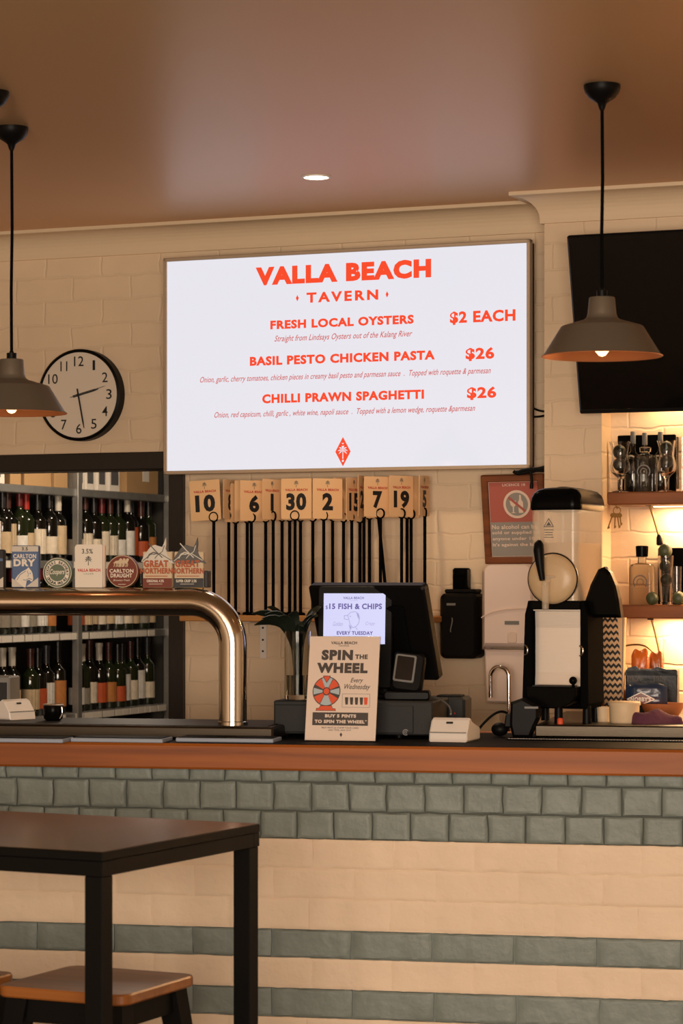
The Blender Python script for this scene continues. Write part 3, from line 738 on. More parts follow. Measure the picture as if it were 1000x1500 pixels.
MB().poly([(cx-11.2*u, cz), (cx, cz-21.5*v), (cx+11.2*u, cz), (cx, cz+21.5*v)], .005).build('diamond_logo', 'screen_red', t)
b = MB(); b.palm(cx, cz-.5*v, 20*v, .0042); b.disc(cx, cz-13.5*v, 1.7*v, .0042, seg=10); b.poly([(cx-2*u, cz+13*v), (cx, cz+10.5*v), (cx+2*u, cz+13*v), (cx, cz+12.4*v)], .0042); b.build('palm_logo', 'screen_on', t)
# cables of the screen
a2 = A(WALL, 788, 640, off=.03)
b = MB(); p = lambda x, y, d=0: (a2.X(x), d, a2.Z(y))
b.tube(bez(p(774, 592), p(782, 600), p(792, 603), p(799, 603), 10), .0035, 8); b.tube(bez(p(774, 609), p(782, 611), p(792, 611), p(800, 608), 8), .0035, 8); b.tube(bez(p(799, 602), p(800, 604), p(800, 607), p(799, 609), 4), .0035, 8)
tag(b.build('power_cable', 'black', loc=a2.loc, rz=a2.rz), 'thin black cables looping behind the right edge of the menu screen', 'cable')
b = MB()
a2 = A(WALL, 770, 690, off=.15)
p = lambda x, y, d=0: (a2.X(x), d, a2.Z(y))
b.tube(bez(p(752, 690), p(760, 700), p(775, 686), p(797, 690), 10), .006, 8); b.tube(bez(p(757, 694), p(768, 684), p(784, 692), p(800, 684), 10), .007, 8); b.tube(bez(p(776, 690), p(779, 698), p(779, 705), p(778, 716), 8), [.005]*6+[.006, .007, .006], 8)
b.tube(bez(p(754, 692), p(762, 688), p(772, 697), p(788, 688), 10), .005, 8)
tag(b.build('signal_cable', 'black', loc=a2.loc, rz=a2.rz), 'tangle of black cables hanging over the framed licence sign', 'cable')

# ------------------------------------------------------------------ wall television
a = A(WALL, 848, 607, off=.32); tilt = math.radians(14.5)
t = thing('television', 'switched off black wall television behind the right pendant lamp', 'television', a.loc, a.rz, rx=tilt)
wT, hT = 1.04, .588
MB().box((0, .006, 0), (wT, .03, hT), .004).build('casing', 'black', t)
MB().box((.006, 0, .014), (wT-.006, .0055, hT-.006), .001).build('glass_panel', 'tv_glass', t)
MB().box((.2, .03, .04), (wT-.2, .06, hT-.2), .01).build('rear_housing', 'black', t)
MB().tube([(wT/2, .05, hT*.5), (wT/2, .07, hT*.4), (wT/2, .14, hT*.3)], .03, 10).build('mount_arm', 'black_metal', t)

# ------------------------------------------------------------------ clock
a = A(WALL, 114.5, 578.5, off=.045); r = 67*a.m*1.005
t = thing('wall_clock', 'round black rimmed white wall clock behind the left pendant lamp', 'clock', a.loc, a.rz)
b = MB(); b.lathe([(r*.93, .003), (r*.955, -.001), (r, .004), (r, .045), (r*.9, .045)], seg=64, axis='y', cap=False); b.build('rim', 'black', t)
b = MB(); b.lathe([(0, .006), (r*.945, .006), (r*.945, .008)], seg=64, axis='y', cap=False); b.build('face', 'clock_face', t)
b = MB()
for i in range(1, 13):
    an = PI/2-2*PI*i/12; s = str(i); rr = r*.735; cxx, czz = rr*math.cos(an), rr*math.sin(an)
    w = .062*r/.067*.067*1.55*(1 if i < 10 else 1.55); hgt = r*.215
    if s == '1': w = r*.06
    elif s == '11': w = r*.17
    elif i < 10: w = r*.135
    else: w = r*.235
    b.text(s, cxx-w/2, cxx+w/2, czz-hgt/2, czz+hgt/2, .0045, .004)
b.build('numerals', 'ink', t)
def hand(an, L, w, y, tail=.14):
    b = MB(); c, s = math.cos(an), math.sin(an)
    q = [(-tail*r, -w), (L*.8, -w), (L, -w*.35), (L, w*.35), (L*.8, w), (-tail*r, w)]
    b.prism([(x*c-z*s, x*s+z*c) for x, z in q], y, y+.001); return b
hand(math.radians(14), r*.5, .0042, .001).build('hour_hand', 'ink', t)
hand(math.radians(-79), r*.74, .003, -.0005).build('minute_hand', 'ink', t)
hand(math.radians(15), r*.68, .0012, -.002, .2).build('second_hand', 'soft_ink', t)
MB().lathe([(0, -.004), (.005, -.004), (.005, .004)], seg=12, axis='y').build('hub', 'ink', t)

# ------------------------------------------------------------------ table number stands on the wall shelf
SHO = .2
az = A(WALL, 450, 902, off=SHO); SHZ = az.loc.z
x0 = WALL.hit(262, 905, SHO).x; x1 = WALL.hit(633, 905, SHO).x
t = thing('wall_shelf', 'pale timber wall shelf under the table number stands', 'shelf', WALL.world(0, 0, SHZ), wr)
MB().box((x0, -SHO, -.022), (x1, -.001, 0), .003).build('board', 'pale_wood', t)
for px in (383, 600):
    xb = WALL.hit(px, 930, .02).x; zb = WALL.hit(px, 965, .02).z-SHZ
    br = MB().box((xb-.014, -.008, zb), (xb+.014, -.001, -.023), .002); br.box((xb-.014, -.15, -.027), (xb+.014, -.001, -.023), .001)
    o = br.build('bracket', 'white_plastic', t)
    b = MB()
    for k in (.2, .5, .82): b.lathe([(0, -.0095), (.004, -.0095), (.004, -.008)], (xb, 0, zb*(1-k)-.023*k), 8, axis='y')
    b.build('screw', 'dark_grey', o)
pole_h = WALL.hit(450, 762, .12).z-SHZ
cards = []   # (rod px, card px0, px1, ytop, ybot, number, off)
front = [(313, 286, 331, 703, 762, '10', .16, 2), (335, 328, 346, 703, 760, '8', .10, 0), (368, 352, 392, 704, 763, '6', .14, 0), (400, 385, 411, 702, 761, '1', .165, 0),
         (432, 411.5, 456.5, 701, 760, '30', .15, 0), (474, 458, 501, 701, 760, '2', .165, 0), (515, 507, 529, 700, 762, '15', .12, 0), (533, 524, 540, 697, 758, '25', .09, 0),
         (557, 533, 572, 698, 757, '7', .165, 0), (588, 570, 605, 697, 757, '19', .15, 0), (622, 613, 629, 697, 756, '5', .12, 0)]
back = [(345, 341, 352, 708, 765, .07), (362, 350, 380, 704, 764, .06), (389, 380, 404, 704, 763, .08), (413, 396, 420, 703, 762, .07), (424, 405, 440, 703, 762, .05), (440, 420, 452, 702, 762, .09),
        (458, 447, 470, 702, 762, .06), (487, 470, 500, 702, 761, .08), (503, 497, 514, 700, 763, .06), (527, 518, 534, 702, 764, .055), (541, 534, 560, 698, 759, .05), (568, 548, 578, 698, 758, .07), (596, 578, 603, 698, 758, .06), (602, 585, 605, 698, 758, .09)]
def stand(px, c0, c1, yt, yb, num, off, label, lean=0, roll=0):
    a = A(WALL, px, 900, off=off); m = a.m
    loc = WALL.world(a.l.x, -off, SHZ)
    t = thing('table_number_stand', label, 'table number', loc, wr, 'table number stands on the wall shelf')
    Zt = a.fr.hit(px, yb+2, off).z-SHZ
    MB().lathe([(.017, 0), (.017, .006), (.014, .009), (.006, .011)], seg=24).build('base', 'soft_black', t)
    MB().tube([(0, 0, .01), (lean, 0, Zt)], .0058, 10).build('pole', 'soft_black', t)
    rr = 6.8*m; wpx = (c1-c0)*m/WALL.cs; wfull = 45*m/WALL.cs
    wp = (c1-c0)/48.5; turn = 0 if wp > .9 else WALL.yaw+math.acos(max(.12, wp))
    b = MB(); kx = max(.35, wpx/wfull) if num else .8
    for dy in (-.003, .003):
        b.tube([(lean+rr*kx*math.cos(q), dy, Zt+rr+rr*math.sin(q)) for q in [2*PI*i/24 for i in range(25)]], .0022, 6, cap=False)
    b.build('spiral_clip', 'soft_black', t)
    X = lambda p: a.fr.hit(p, 730, off).x-a.l.x+lean*0
    cxx = (X(c0)+X(c1))/2; w = wfull/2; h0 = a.fr.hit(px, yb, off).z-SHZ; h1 = a.fr.hit(px, yt, off).z-SHZ
    card = MB(); card.M = Matrix.Translation((cxx, 0, 0)) @ Matrix.Rotation(turn if num else turn*.7, 4, 'Z') @ Matrix.Rotation(math.radians(roll), 4, 'Y')
    zc = (h0+h1)/2; card.M = card.M @ Matrix.Translation((0, 0, zc)); hh = (h1-h0)/2
    card.prism(rrect(-w, w, -hh, hh, .004, 3), -.001, .001); o = card.build('card', 'card', t)
    for txt, mt, nm, geo in ((num, 'ink', 'number', 0), ('VALLA BEACH', 'red_ink', 'heading', 1)):
        if not num: continue
        b = MB(); b.M = card.M
        if geo == 0:
            ww = w*(.66 if len(num) == 2 else .36)
            if num == '1': ww = w*.16
            b.text(num, -ww*1.0, ww*1.0, -hh*.58, hh*.28, -.0016, .05)
        else:
            b.text(txt, -w*.74, w*.74, hh*.38, hh*.50, -.0016, .04)
        b.build(nm, mt, o)
    if num:
        b = MB(); b.M = card.M; b.palm(0, hh*.74, hh*.34, -.0016); b.build('palm_print', 'soft_ink', o)
    return t
for px, c0, c1, yt, yb, num, off, roll in front:
    stand(px, c0, c1, yt, yb, num, off, 'black table number stand holding the cream card %s' % {'15': '15, half hidden beside card 2', '25': '25, behind card 7', '5': '5, turned sideways at the right end', '8': '8, turned sideways next to card 10', '2': '2, facing straight out'}.get(num, num), 0, -3 if roll else 0)
desc = ['narrow blank card edge showing left of card 6', 'hidden card, pole just left of the pole of card 6', 'card hidden behind card 1, pole left of its pole', 'hidden card, pole right of the pole of card 1', 'hidden card, first pole below the left half of card 30', 'hidden card, pole below the middle right of card 30',
        'hidden card, pole between cards 30 and 2', 'hidden card, pole below the right side of card 2', 'pole at the right edge of card 2', 'card half hidden left of card 7', 'hidden card, pole at the left edge of card 7', 'hidden card and leaning pole below card 7', 'hidden card, first pole right of the pole of card 19', 'hidden card, second pole right of the pole of card 19']
for (px, c0, c1, yt, yb, off), d in zip(back, desc):
    stand(px, c0, c1, yt, yb, None, off, 'black table number stand with '+d, lean=-.035 if px == 568 else 0)

# ------------------------------------------------------------------ licence sign in a timber frame
a = A(WALL, 752, 826, off=.055)
t = thing('framed_sign', 'small timber framed red and grey licence sign behind the slush machine', 'sign', a.loc, a.rz, rx=math.radians(8), ry=math.radians(-.5))
x0, x1, z1 = a.X(710), a.X(802), a.Z(695); z0 = 0; fw = .024
b = MB(); b.box((x0, 0, z0), (x1, .022, z0+fw), .003); b.box((x0, 0, z1-fw), (x1, .022, z1), .003); b.box((x0, .0005, z0), (x0+fw, .0215, z1), .003); b.box((x1-fw, .0005, z0), (x1, .0215, z1), .003)
b.build('frame', 'frame_wood', t)
MB().box((x0+.01, .012, z0+.01), (x1-.01, .016, z1-.01)).build('backing', 'sign_pale', t)
xa, xb, za, zb = x0+fw+.002, x1-fw-.002, z0+fw+.002, z1-fw-.002; H = zb-za; Wd = xb-xa
MB().box((xa, .0105, za+H*.46), (xb, .0118, zb)).build('red_panel', 'sign_red', t); MB().box((xa, .0105, za), (xb, .0118, za+H*.46)).build('grey_panel', 'sign_grey', t)
cx, cz = xa+Wd*.56, za+H*.70; rr = H*.19
b = MB(); b.ring(cx, cz, rr*.82, rr, .0095); 
b.poly([(cx+.12*rr, cz-.62*rr), (cx+.44*rr, cz-.62*rr), (cx+.46*rr, cz+.12*rr), (cx+.34*rr, cz+.34*rr), (cx+.32*rr, cz+.66*rr), (cx+.2*rr, cz+.66*rr), (cx+.18*rr, cz+.34*rr), (cx+.08*rr, cz+.12*rr)], .0095)
b.poly([(cx-.52*rr, cz+.26*rr), (cx-.06*rr, cz+.26*rr), (cx-.1*rr, cz-.08*rr), (cx-.22*rr, cz-.18*rr), (cx-.24*rr, cz-.56*rr), (cx-.06*rr, cz-.62*rr), (cx-.5*rr, cz-.62*rr), (cx-.32*rr, cz-.56*rr), (cx-.32*rr, cz-.18*rr), (cx-.46*rr, cz-.06*rr)], .0095)
b.text('LICENCE 18', xa+Wd*.28, xa+Wd*.75, zb-H*.055, zb-H*.02, .0095, .02)
for i, s in enumerate(('No alcohol can be', 'sold or supplied to', 'anyone under 18.', "It's against the law.")):
    zt = za+H*(.425-.082*i); wl = (.97, 1.02, .93, 1.02)[i]
    b.text(s, xa+Wd*.02, xa+Wd*.02+Wd*.96*min(1, wl), zt-H*.058, zt, .0095, .025)
b.build('pale_print', 'sign_pale', t)
MB().disc(cx, cz, rr*.82, .0100).build('grey_disc', 'sign_grey', t)
MB().stroke([(cx-.6*rr, cz+.5*rr), (cx+.6*rr, cz-.5*rr)], rr*.17, .009).build('red_bar', 'sign_red', t)

# ------------------------------------------------------------------ wall dispensers
a = A(WALL, 670, 965, off=.11)
t = thing('soap_dispenser', 'black wall dispenser between the till and the white towel dispenser', 'dispenser', a.loc, a.rz)
x0, x1 = a.X(643), a.X(698); zt = a.Z(869)
b = MB(); b.prism(rrect(x0, x1, 0, zt, .022, 6), 0, .10, smooth=True, bev=.012); b.build('casing', 'black', t)
MB().box((x0+.012, .02, zt), (x1-.012, .09, zt+.014), .004).build('top_cap', 'black', t)
MB().box((a.X(654), -.0015, a.Z(887)), (a.X(667), 0, a.Z(883.5)), .0004).build('name_plate', 'mid_grey', t)
b = MB(); b.tube(bez((a.X(662), -.001, a.Z(905)), (a.X(664), -.003, a.Z(912)), (a.X(659), -.003, a.Z(920)), (a.X(660), -.001, a.Z(926))), .002, 6); b.build('keyhole_mark', 'mid_grey', t)
a = A(WALL, 672, 868, off=.06)
b = MB(); b.box((a.X(662), 0, a.Z(868)), (a.X(683), .05, a.Z(832)), .006); b.box((a.X(665), -.006, a.Z(845)), (a.X(681), 0, a.Z(838)), .002); b.tube([(a.X(673), .02, a.Z(869)), (a.X(673), .02, a.Z(858))], .01, 8)
tag(b.build('switch_box', 'gloss_black', loc=a.loc, rz=a.rz), 'small glossy black box fixed above the black wall dispenser', 'box')
a = A(WALL, 740, 1032, off=.13)
t = thing('towel_dispenser', 'large pinkish white wall towel dispenser left of the slush machine', 'dispenser', a.loc, a.rz)
x0, x1 = a.X(704), a.X(782); zt = a.Z(826); zm = a.Z(952)
sil = [(x0, zm), (x0+.002, zm+.01), (x1, zm+.01), (x1, zt-.03)]+arc(x1-.03, zt-.03, .03, 0, 90, 5)+arc(x0+.03, zt-.03, .03, 90, 180, 5)
b = MB(); b.prism(sil, 0, .12, smooth=True, bev=.014); b.build('cover', 'pink_white', t)
b = MB(); b.prism([(x0+.012, 0.005)]+[(x1-.012, .005), (x1-.004, zm)]+[(x0+.004, zm)], .02, .12, bev=.006); b.build('lower_chute', 'pink_white', t)
b = MB(); b.tube(bez((x0+.002, -.001, a.Z(905)), (a.X(722), -.004, a.Z(893)), (a.X(745), -.004, a.Z(891)), (x1-.004, -.001, a.Z(891)), 10), .0022, 6); b.build('seam', 'sign_pale', t)
MB().box((a.X(739), -.0015, a.Z(915)), (a.X(760), -.0002, a.Z(909.5))).build('name_plate', 'mid_grey', t)
b = MB(); b.ring(a.X(750), a.Z(933), .0, .0001, -.001); 
for q0, q1 in ((1.0, .8),): b.prism(rrect(a.X(743), a.X(757), a.Z(942), a.Z(925), .01, 5), -.003, .001, bev=.002)
b.build('window_catch', 'sign_pale', t)

# ------------------------------------------------------------------ back bench and tap (mostly hidden behind the bar)
bb0, bb1 = WALL.hit(275, 900, .6).x, WALL.hit(770, 900, .6).x; bb1 = min(bb1, n0-.03)
t = thing('back_counter', 'low back counter along the brick wall behind the bar', 'counter', WALL.world(0, 0, 0), wr)
MB().box((bb0, -.5, .9), (bb1, -.002, .94), .004).build('counter_top', 'steel', t); MB().box((bb0+.02, -.47, 0), (bb1-.02, -.002, .899)).build('cabinet', 'dark_grey', t)
a = A(WALL, 745, 1050, off=.22)
t = thing('tap', 'chrome gooseneck tap left of the slush machine', 'tap', (a.loc.x, a.loc.y, .94), a.rz)
zz = lambda py: a.fr.hit(745, py, a.off).z-.94
rr = 14*a.m; ztop = zz(977)
path = [(0, 0, 0), (0, 0, ztop-rr)]+[(-rr+rr*math.cos(q), 0, ztop-rr+rr*math.sin(q)) for q in [PI*i/14 for i in range(1, 15)]]+[(-2*rr, 0, zz(1020))]
MB().tube(path, .0075, 14).build('spout', 'bright_chrome', t); MB().lathe([(.022, 0), (.022, .03), (.014, .04)], seg=16).build('tap_body', 'bright_chrome', t)
MB().lathe([(.0085, 0), (.0085, .02)], (-2*rr, 0, zz(1022)), 14).build('nozzle', 'bright_chrome', t)

# ------------------------------------------------------------------ till
ZB = BT+.0015
a = bz(502, 1081, ZB); m = a.m
t = thing('cash_drawer', 'dark grey cash drawer behind the spin the wheel poster', 'cash drawer', a.loc, a.rz)
x0, x1, zt = a.X(400), a.X(606), a.Z(1027); f = a.Z(1076)
MB().box((x0, .006, f), (x1+.055, .40, zt), .004).build('drawer_case', 'dark_grey', t)
MB().box((x0+.004, 0, f+.006), (x1-.002, .006, zt-.012), .002).build('drawer_front', 'dark_grey', t)
b = MB(); c = (a.X(594), a.Z(1071.5)); b.ring(c[0], c[1], 3.2*m, 4.6*m, -.001, a0=.5, a1=5.4); b.ring(c[0], c[1], 1.0*m, 2.2*m, -.001, a0=0, a1=6.2); b.stroke([(c[0]-4*m, c[1]), (c[0]-1*m, c[1])], 1.2*m, -.001); b.build('round_logo', 'mid_grey', t)
for px in (412, 580): MB().lathe([(.012, 0), (.012, f+.001)], (a.X(px), .05, 0), 10).build('foot', 'black', t)
DRZ = a.loc.z+zt; dr = a
# monitor with customer display
D = dr.loc.y+.22
pl = P(560, 1012, D)
t = thing('till_monitor', 'black till screen on the cash drawer with small lit display', 'till', (pl.x, pl.y, DRZ), brz)
k = D/F
MB().prism(rrect(-.1, .11, 0, .014, .006, 3), -.07, .13, bev=.003).build('stand_foot', 'black', t)
MB().tube([(0, .05, .01), (0, .045, .07), (0, .03, .17)], [.045, .035, .04], 12).build('stand_neck', 'black', t)
mon = MB()
mon.M = Matrix.Translation(((553-560)*k, .06, (1023-997)*k)) @ Matrix.Rotation(math.radians(-17), 4, 'Z') @ Matrix.Rotation(math.radians(20), 4, 'X')
mw, mh = 92*k*1.04, 139*k*1.06
mon.prism(rrect(-mw, mw, 0, mh, .012, 5), -.005, .032, bev=.006); o = mon.build('operator_monitor', 'black', t)
b = MB(); b.M = mon.M; b.box((-mw*.55, -.02, mh*.12), (mw*.62, -.0055, mh*.8), .006); b.build('rear_cover', 'soft_black', o)
disp = MB(); Y = -.075
disp.M = Matrix.Translation((0, Y, 0)) @ Matrix.Rotation(math.radians(-4), 4, 'X')
def q(px, py): return ((px-560)*k*.985, (1023.5-py)*k*.985)
x0, z0 = q(468, 1008); x1, z1 = q(580, 857)
disp.prism(rrect(x0, x1, z0, z1, .006, 4), 0, .035, bev=.003); o = disp.build('customer_display', 'black', t)
b = MB(); b.M = disp.M; x0, z0 = q(476.5, 943); x1, z1 = q(569.5, 868); b.box((x0, -.0012, z0), (x1, -.0002, z1)); b.build('lit_panel', 'pos_on', o)
def ql(b, s, p0, p1, y0, y1, bold, shear=0, sp=1):
    xa, za = q(p0, y1); xb, zb = q(p1, y0); b.text(s, xa, xb, za, zb, -.0018, bold, shear, 0, sp)
b = MB(); b.M = disp.M
ql(b, '15 FISH & CHIPS', 485, 564.5, 883, 891.5, .035); ql(b, '$', 479.5, 483, 886, 892, .0); b.build('display_lettering', 'pos_ink', o); b = MB(); b.M = disp.M; ql(b, 'EVERY TUESDAY', 497, 551.5, 924, 929.5, .035); b.build('display_lettering', 'pos_ink', o); b = MB(); b.M = disp.M; ql(b, 'VALLA BEACH', 506, 537, 873, 876.5, .02); b.build('display_lettering', 'pos_ink', o)
b = MB(); b.M = disp.M
ql(b, 'TAVERN', 516, 528, 878, 879.5, 0, 0, 1.3); ql(b, 'Golden', 491, 506, 910, 916.5, 0, .35); ql(b, 'Crispy', 540, 554.5, 910, 916.5, 0, .35)
def Q(pts): return [q(*p) for p in pts]
b.stroke(Q([(513, 900), (518, 896), (524, 895), (529, 898), (531, 904), (530, 912), (526, 917), (521, 919), (517, 914), (515, 907), (513, 900)]), .9*k, -.0018)
b.stroke(Q([(513, 901), (508, 901), (508, 906), (514, 907)]), .9*k, -.0018); b.poly(Q([(526, 896), (530, 900), (530, 907), (528, 903)]), -.0018); b.poly(Q([(515, 914), (519, 918), (518, 922), (516, 919)]), -.0018)
b.stroke(Q([(519, 919), (516, 923)]), .9*k, -.0018); b.stroke(Q([(525, 918), (528, 922)]), .9*k, -.0018); b.disc(*q(517, 902), .9*k, -.0018, seg=8)
b.build('fish_drawing', 'pos_pale', o)
# handheld scanner in its cradle
pl = P(592, 1026, D-.12)
t = thing('barcode_scanner', 'black scanner with pale framed window standing on the cash drawer', 'scanner', (pl.x, pl.y, DRZ), brz+.12)
k = (D-.12)/F
MB().prism(rrect(-29*k, 38*k, 0, 13*k, .008, 4), -.05, .05, bev=.004).build('cradle', 'black', t)
h = MB(); h.M = Matrix.Translation((0, -.02, 12*k)) @ Matrix.Rotation(math.radians(-14), 4, 'X') @ Matrix.Rotation(math.radians(7), 4, 'Y')
h.prism(rrect(-22*k, 25*k, 0, 61*k, 9*k, 6), 0, .06, smooth=True, bev=.008); h.build('scan_head', 'black', t)
b = MB(); b.M = h.M; b.prism(rrect(-19*k, 12*k, 14*k, 55*k, 3*k, 3), -.003, .001, bev=.001); o = b.build('window_frame', 'mid_grey', t)
b = MB(); b.M = h.M; b.prism(rrect(-16*k, 9*k, 17*k, 52*k, 2*k, 3), -.0042, -.0028); b.build('scan_window', 'tv_glass', o)
# printer behind
pl = P(662, 1052, D+.02)
t = thing('receipt_printer', 'dark receipt printer half hidden behind the white card reader', 'printer', (pl.x, pl.y, ZB), brz)
k = (D+.02)/F; zt = P(0, 1022, D)[2]-ZB
MB().box((-30*k, 0, 0), (19*k, .14, zt), .008).build('printer_case', 'dark_grey', t); MB().box((-24*k, .01, zt), (12*k, .09, zt+.006), .002).build('paper_lid', 'black', t)
MB().sphere((4*k, -.001, zt*.55), 1.6*k, seg=8).build('status_light', 'red_ink', t)
# white card readers
def reader(px0, px1, py, z, label, yaw, sc=1, flip=1):
    a = bz((px0+px1)/2, py, z); w = (a.X(px1)-a.X(px0))/2
    t = thing('card_reader', label, 'card reader', a.loc, a.rz+yaw, 'white card readers')
    pr = [(0, 0), (.004, .024), (.03, .062), (.045, .068), (.062, .058), (.09, .05), (.15, .036), (.158, .03), (.158, 0)]
    b = MB(); b.M = Matrix.Rotation(PI/2, 4, 'Z') @ Matrix.Scale(sc, 4)
    b.prism([(x, zz) for x, zz in pr], w/sc, -w/sc, bev=.004); b.build('reader_body', 'white_plastic', t)
    b = MB(); b.M = Matrix.Scale(sc, 4); b.box((-w*.95/sc, -.002, .026), (w*.95/sc, .004, .0285)); b.build('seam', 'mid_grey', t)
    b = MB(); b.M = Matrix.Scale(sc, 4) @ Matrix.Translation((0, .0165, .0425)) @ Matrix.Rotation(math.radians(56), 4, 'X')
    b.box((-.010, .010, .0005), (.010, .016, .004), .001); b.disc; b.build('card_slot', 'ink', t)
    b = MB(); b.M = Matrix.Scale(sc, 4)
    for i in range(4):
        for j in range(3): b.box((-w*.55/sc+j*w*.42/sc, .075+i*.017, .0535-i*.004), (-w*.3/sc+j*w*.42/sc, .086+i*.017, .0565-i*.004), .001)
    b.build('keypad', 'mid_grey', t)
    return t
reader(627, 684, 1087, ZB, 'white card reader standing on the bar right of the cash drawer', -.10)
reader(10, 58, 1054, TRAYZ+.003, 'white card reader at the left end of the drip tray', math.radians(60), .9)
pl = bz(662, 1050, ZB)
b = MB(); p0 = P(620, 1020, 7.66); p1 = P(650, 1022, 7.6); p2 = P(662, 1035, 7.5); p3 = P(660, 1046, 7.42)
b.tube(bez(p0, p1, p2, p3, 14), .0028, 8)
tag(b.build('reader_cable', 'mid_grey'), 'thin grey cable arching from the scanner to the white card reader', 'cable')
# dark sauce jug / glass by the left reader
a = bz(78, 1055, TRAYZ+.003)
t = thing('ice_bucket', 'small black tub with steel rim beside the left card reader', 'tub', a.loc, a.rz); m = a.m
MB().lathe([(11*m, 0), (14*m, 3*m), (15*m, 20*m), (14*m, 22*m), (13*m, 22*m), (12*m, 8*m)], seg=24, cap=True).build('tub_body', 'gloss_black', t)
MB().lathe([(14.5*m, 21.5*m), (15.6*m, 22.5*m), (14.5*m, 24*m), (13.5*m, 22.5*m)], seg=24, cap=False).build('rim', 'steel', t)
MB().tube([(13*m, -9*m, 3*m), (17*m, -9*m, 10*m), (16*m, -9*m, 20*m)], 1.2*m, 8).build('spoon_handle', 'bright_chrome', t)
a = bz(-10, 1054, TRAYZ+.003)
t = thing('tap_unit', 'grey box at the left picture edge on the drip tray', 'box', a.loc, a.rz)
MB().box((a.X(-40), .02, 0), (a.X(11), .12, a.Z(991)), .005).build('case', 'mid_grey', t); MB().box((a.X(-36), .018, a.Z(1040)), (a.X(7), .02, a.Z(1000)), .001).build('front_plate', 'dark_grey', t)

# vase with dark leaves, on the bar left of the poster
pl = P(436, 1027, dr.loc.y+.11)
t = thing('glass_vase', 'tall clear glass vase holding dark leaves, left of the till', 'vase', (pl.x, pl.y, DRZ), 0); k = pl.y/F
r = 19.5*k; zt = (1027-927)*k
MB().lathe([(0, 0), (r*.96, 0), (r, .004), (r, zt), (r-.003, zt), (r-.003, .014), (0, .014)], seg=36).build('vase_glass', 'thin_glass', t)
MB().lathe([(0, .0145), (r-.0036, .0145), (r-.0036, zt*.36), (0, zt*.36)], seg=30).build('vase_water', 'water', t)
pl2 = thing('leaf_sprig', 'dark green strappy leaves standing in the glass vase', 'plant', (pl.x, pl.y, DRZ+.016), 0)
RL = random.Random(3)
for i in range(16):
    an = -2.6+i*.41+RL.uniform(-.1, .1); L = RL.uniform(.06, .10)*(.36 if math.cos(an) > .1 else 1); hh = zt+RL.uniform(.0, .03)
    c, s = math.cos(an), math.sin(an)*.6
    b = MB(); p = bez((c*r*.3, s*r*.3, 0), (c*r*.3, s*r*.3, hh*.8), (c*r*.8, s*r*.8, hh+.025), (c*(r+L), s*(r+L), hh+RL.uniform(-.03, .04)), 12)
    n = len(p); side = (Vector((-s, c, 0)).normalized()+Vector((.15, 0, .75))).normalized()
    vs = []
    for j, w in enumerate(p):
        t0 = j/(n-1); wd = .0035+(.018*math.sin(max(0, (t0-.35))/.65*PI)**.8 if t0 > .35 else 0)
        if j == n-1: wd = .0005
        vs += [tuple(w-side*wd+Vector((0, 0, .0008))), tuple(w+side*wd+Vector((0, 0, .0008))), tuple(w-side*wd-Vector((0, 0, .0008))), tuple(w+side*wd-Vector((0, 0, .0008)))]
    fs = []
    for j in range(n-1):
        q0 = j*4; q1 = q0+4; fs += [(q0, q0+1, q1+1, q1), (q0+2, q1+2, q1+3, q0+3), (q0, q1, q1+2, q0+2), (q0+1, q0+3, q1+3, q1+1)]
    b.add(vs, fs, 0, True); b.build('leaf', 'leaf', pl2)

# ------------------------------------------------------------------ spin the wheel poster
a = bz(497.5, 1086, ZB); m = a.m
t = thing('poster', 'cream spin the wheel poster on a clear stand leaning before the till', 'poster', a.loc, a.rz-.02, rx=math.radians(-13))
pw, ph = 103.5*m/math.cos(BAR.yaw+.02), 157.5*m*.99
MB().box((-pw/2, 0, .002), (pw/2, .003, ph+.002), .0005).build('printed_sheet', 'poster', t)
b = MB(); b.box((-pw/2-.001, .0032, 0), (pw/2+.001, .006, ph+.003)); b.M = Matrix.Rotation(math.radians(13), 4, 'X'); b.box((-pw/2, -.012, 0), (pw/2, .075, .003)); b.build('acrylic_stand', 'thin_glass', t)
def pp(x, y):
    q = (y-90)/1178.; l = 112-67*q; rr = 893-55*q; return (-pw/2+(x-l)/(rr-l)*pw, (1-q)*ph+.002)
def PP(pts): return [pp(*p) for p in pts]
def pt(b, s, x0, x1, y0, y1, bold=.03, shear=0, sp=1):
    A0 = pp(x0, y1); A1 = pp(x1, y0); b.text(s, A0[0], A1[0], A0[1], A1[1], -.0012, bold, shear, 0, sp)
b = MB(); pt(b, 'SPIN', 238, 594, 243, 362, .065); pt(b, 'THE', 614, 757, 295, 347, .05); pt(b, 'WHEEL', 185, 757, 392, 508, .065); b.build('heading', 'poster_ink', t)
b = MB(); pt(b, 'VALLA BEACH', 346, 637, 147, 180, .03); pt(b, 'TAVERN', 430, 545, 190, 206, .01, 0, 1.4); pt(b, 'Every', 562, 706, 560, 628, .005, .35); pt(b, 'Wednesday', 493, 785, 630, 706, .005, .35)
pt(b, '*BUY PINTS & STAMP YOUR CARD', 232, 654, 1114, 1134, .0); pt(b, 'ANY TIME, ANY DAY', 312, 570, 1143, 1162, .0)
b.poly(PP([(440, 1201), (455, 1175), (470, 1201), (455, 1229)]), -.0012); b.build('lettering', 'poster_ink', t)
b = MB(); b.poly(PP([(138, 952), (760, 952), (756, 1098), (131, 1098)]), -.0008); b.build('dark_band', 'poster_ink', t)
b = MB(); pt(b, 'BUY 5 PINTS', 276, 626, 972, 1010, .055); pt(b, 'TO SPIN THE WHEEL*', 158, 748, 1034, 1074, .055); b.build('band_lettering', 'poster', t)
wc = pp(294, 715); wr_ = (pp(294+156, 715)[0]-pp(294-156, 715)[0])/2; wz = (pp(294, 715-168)[1]-pp(294, 715+168)[1])/2
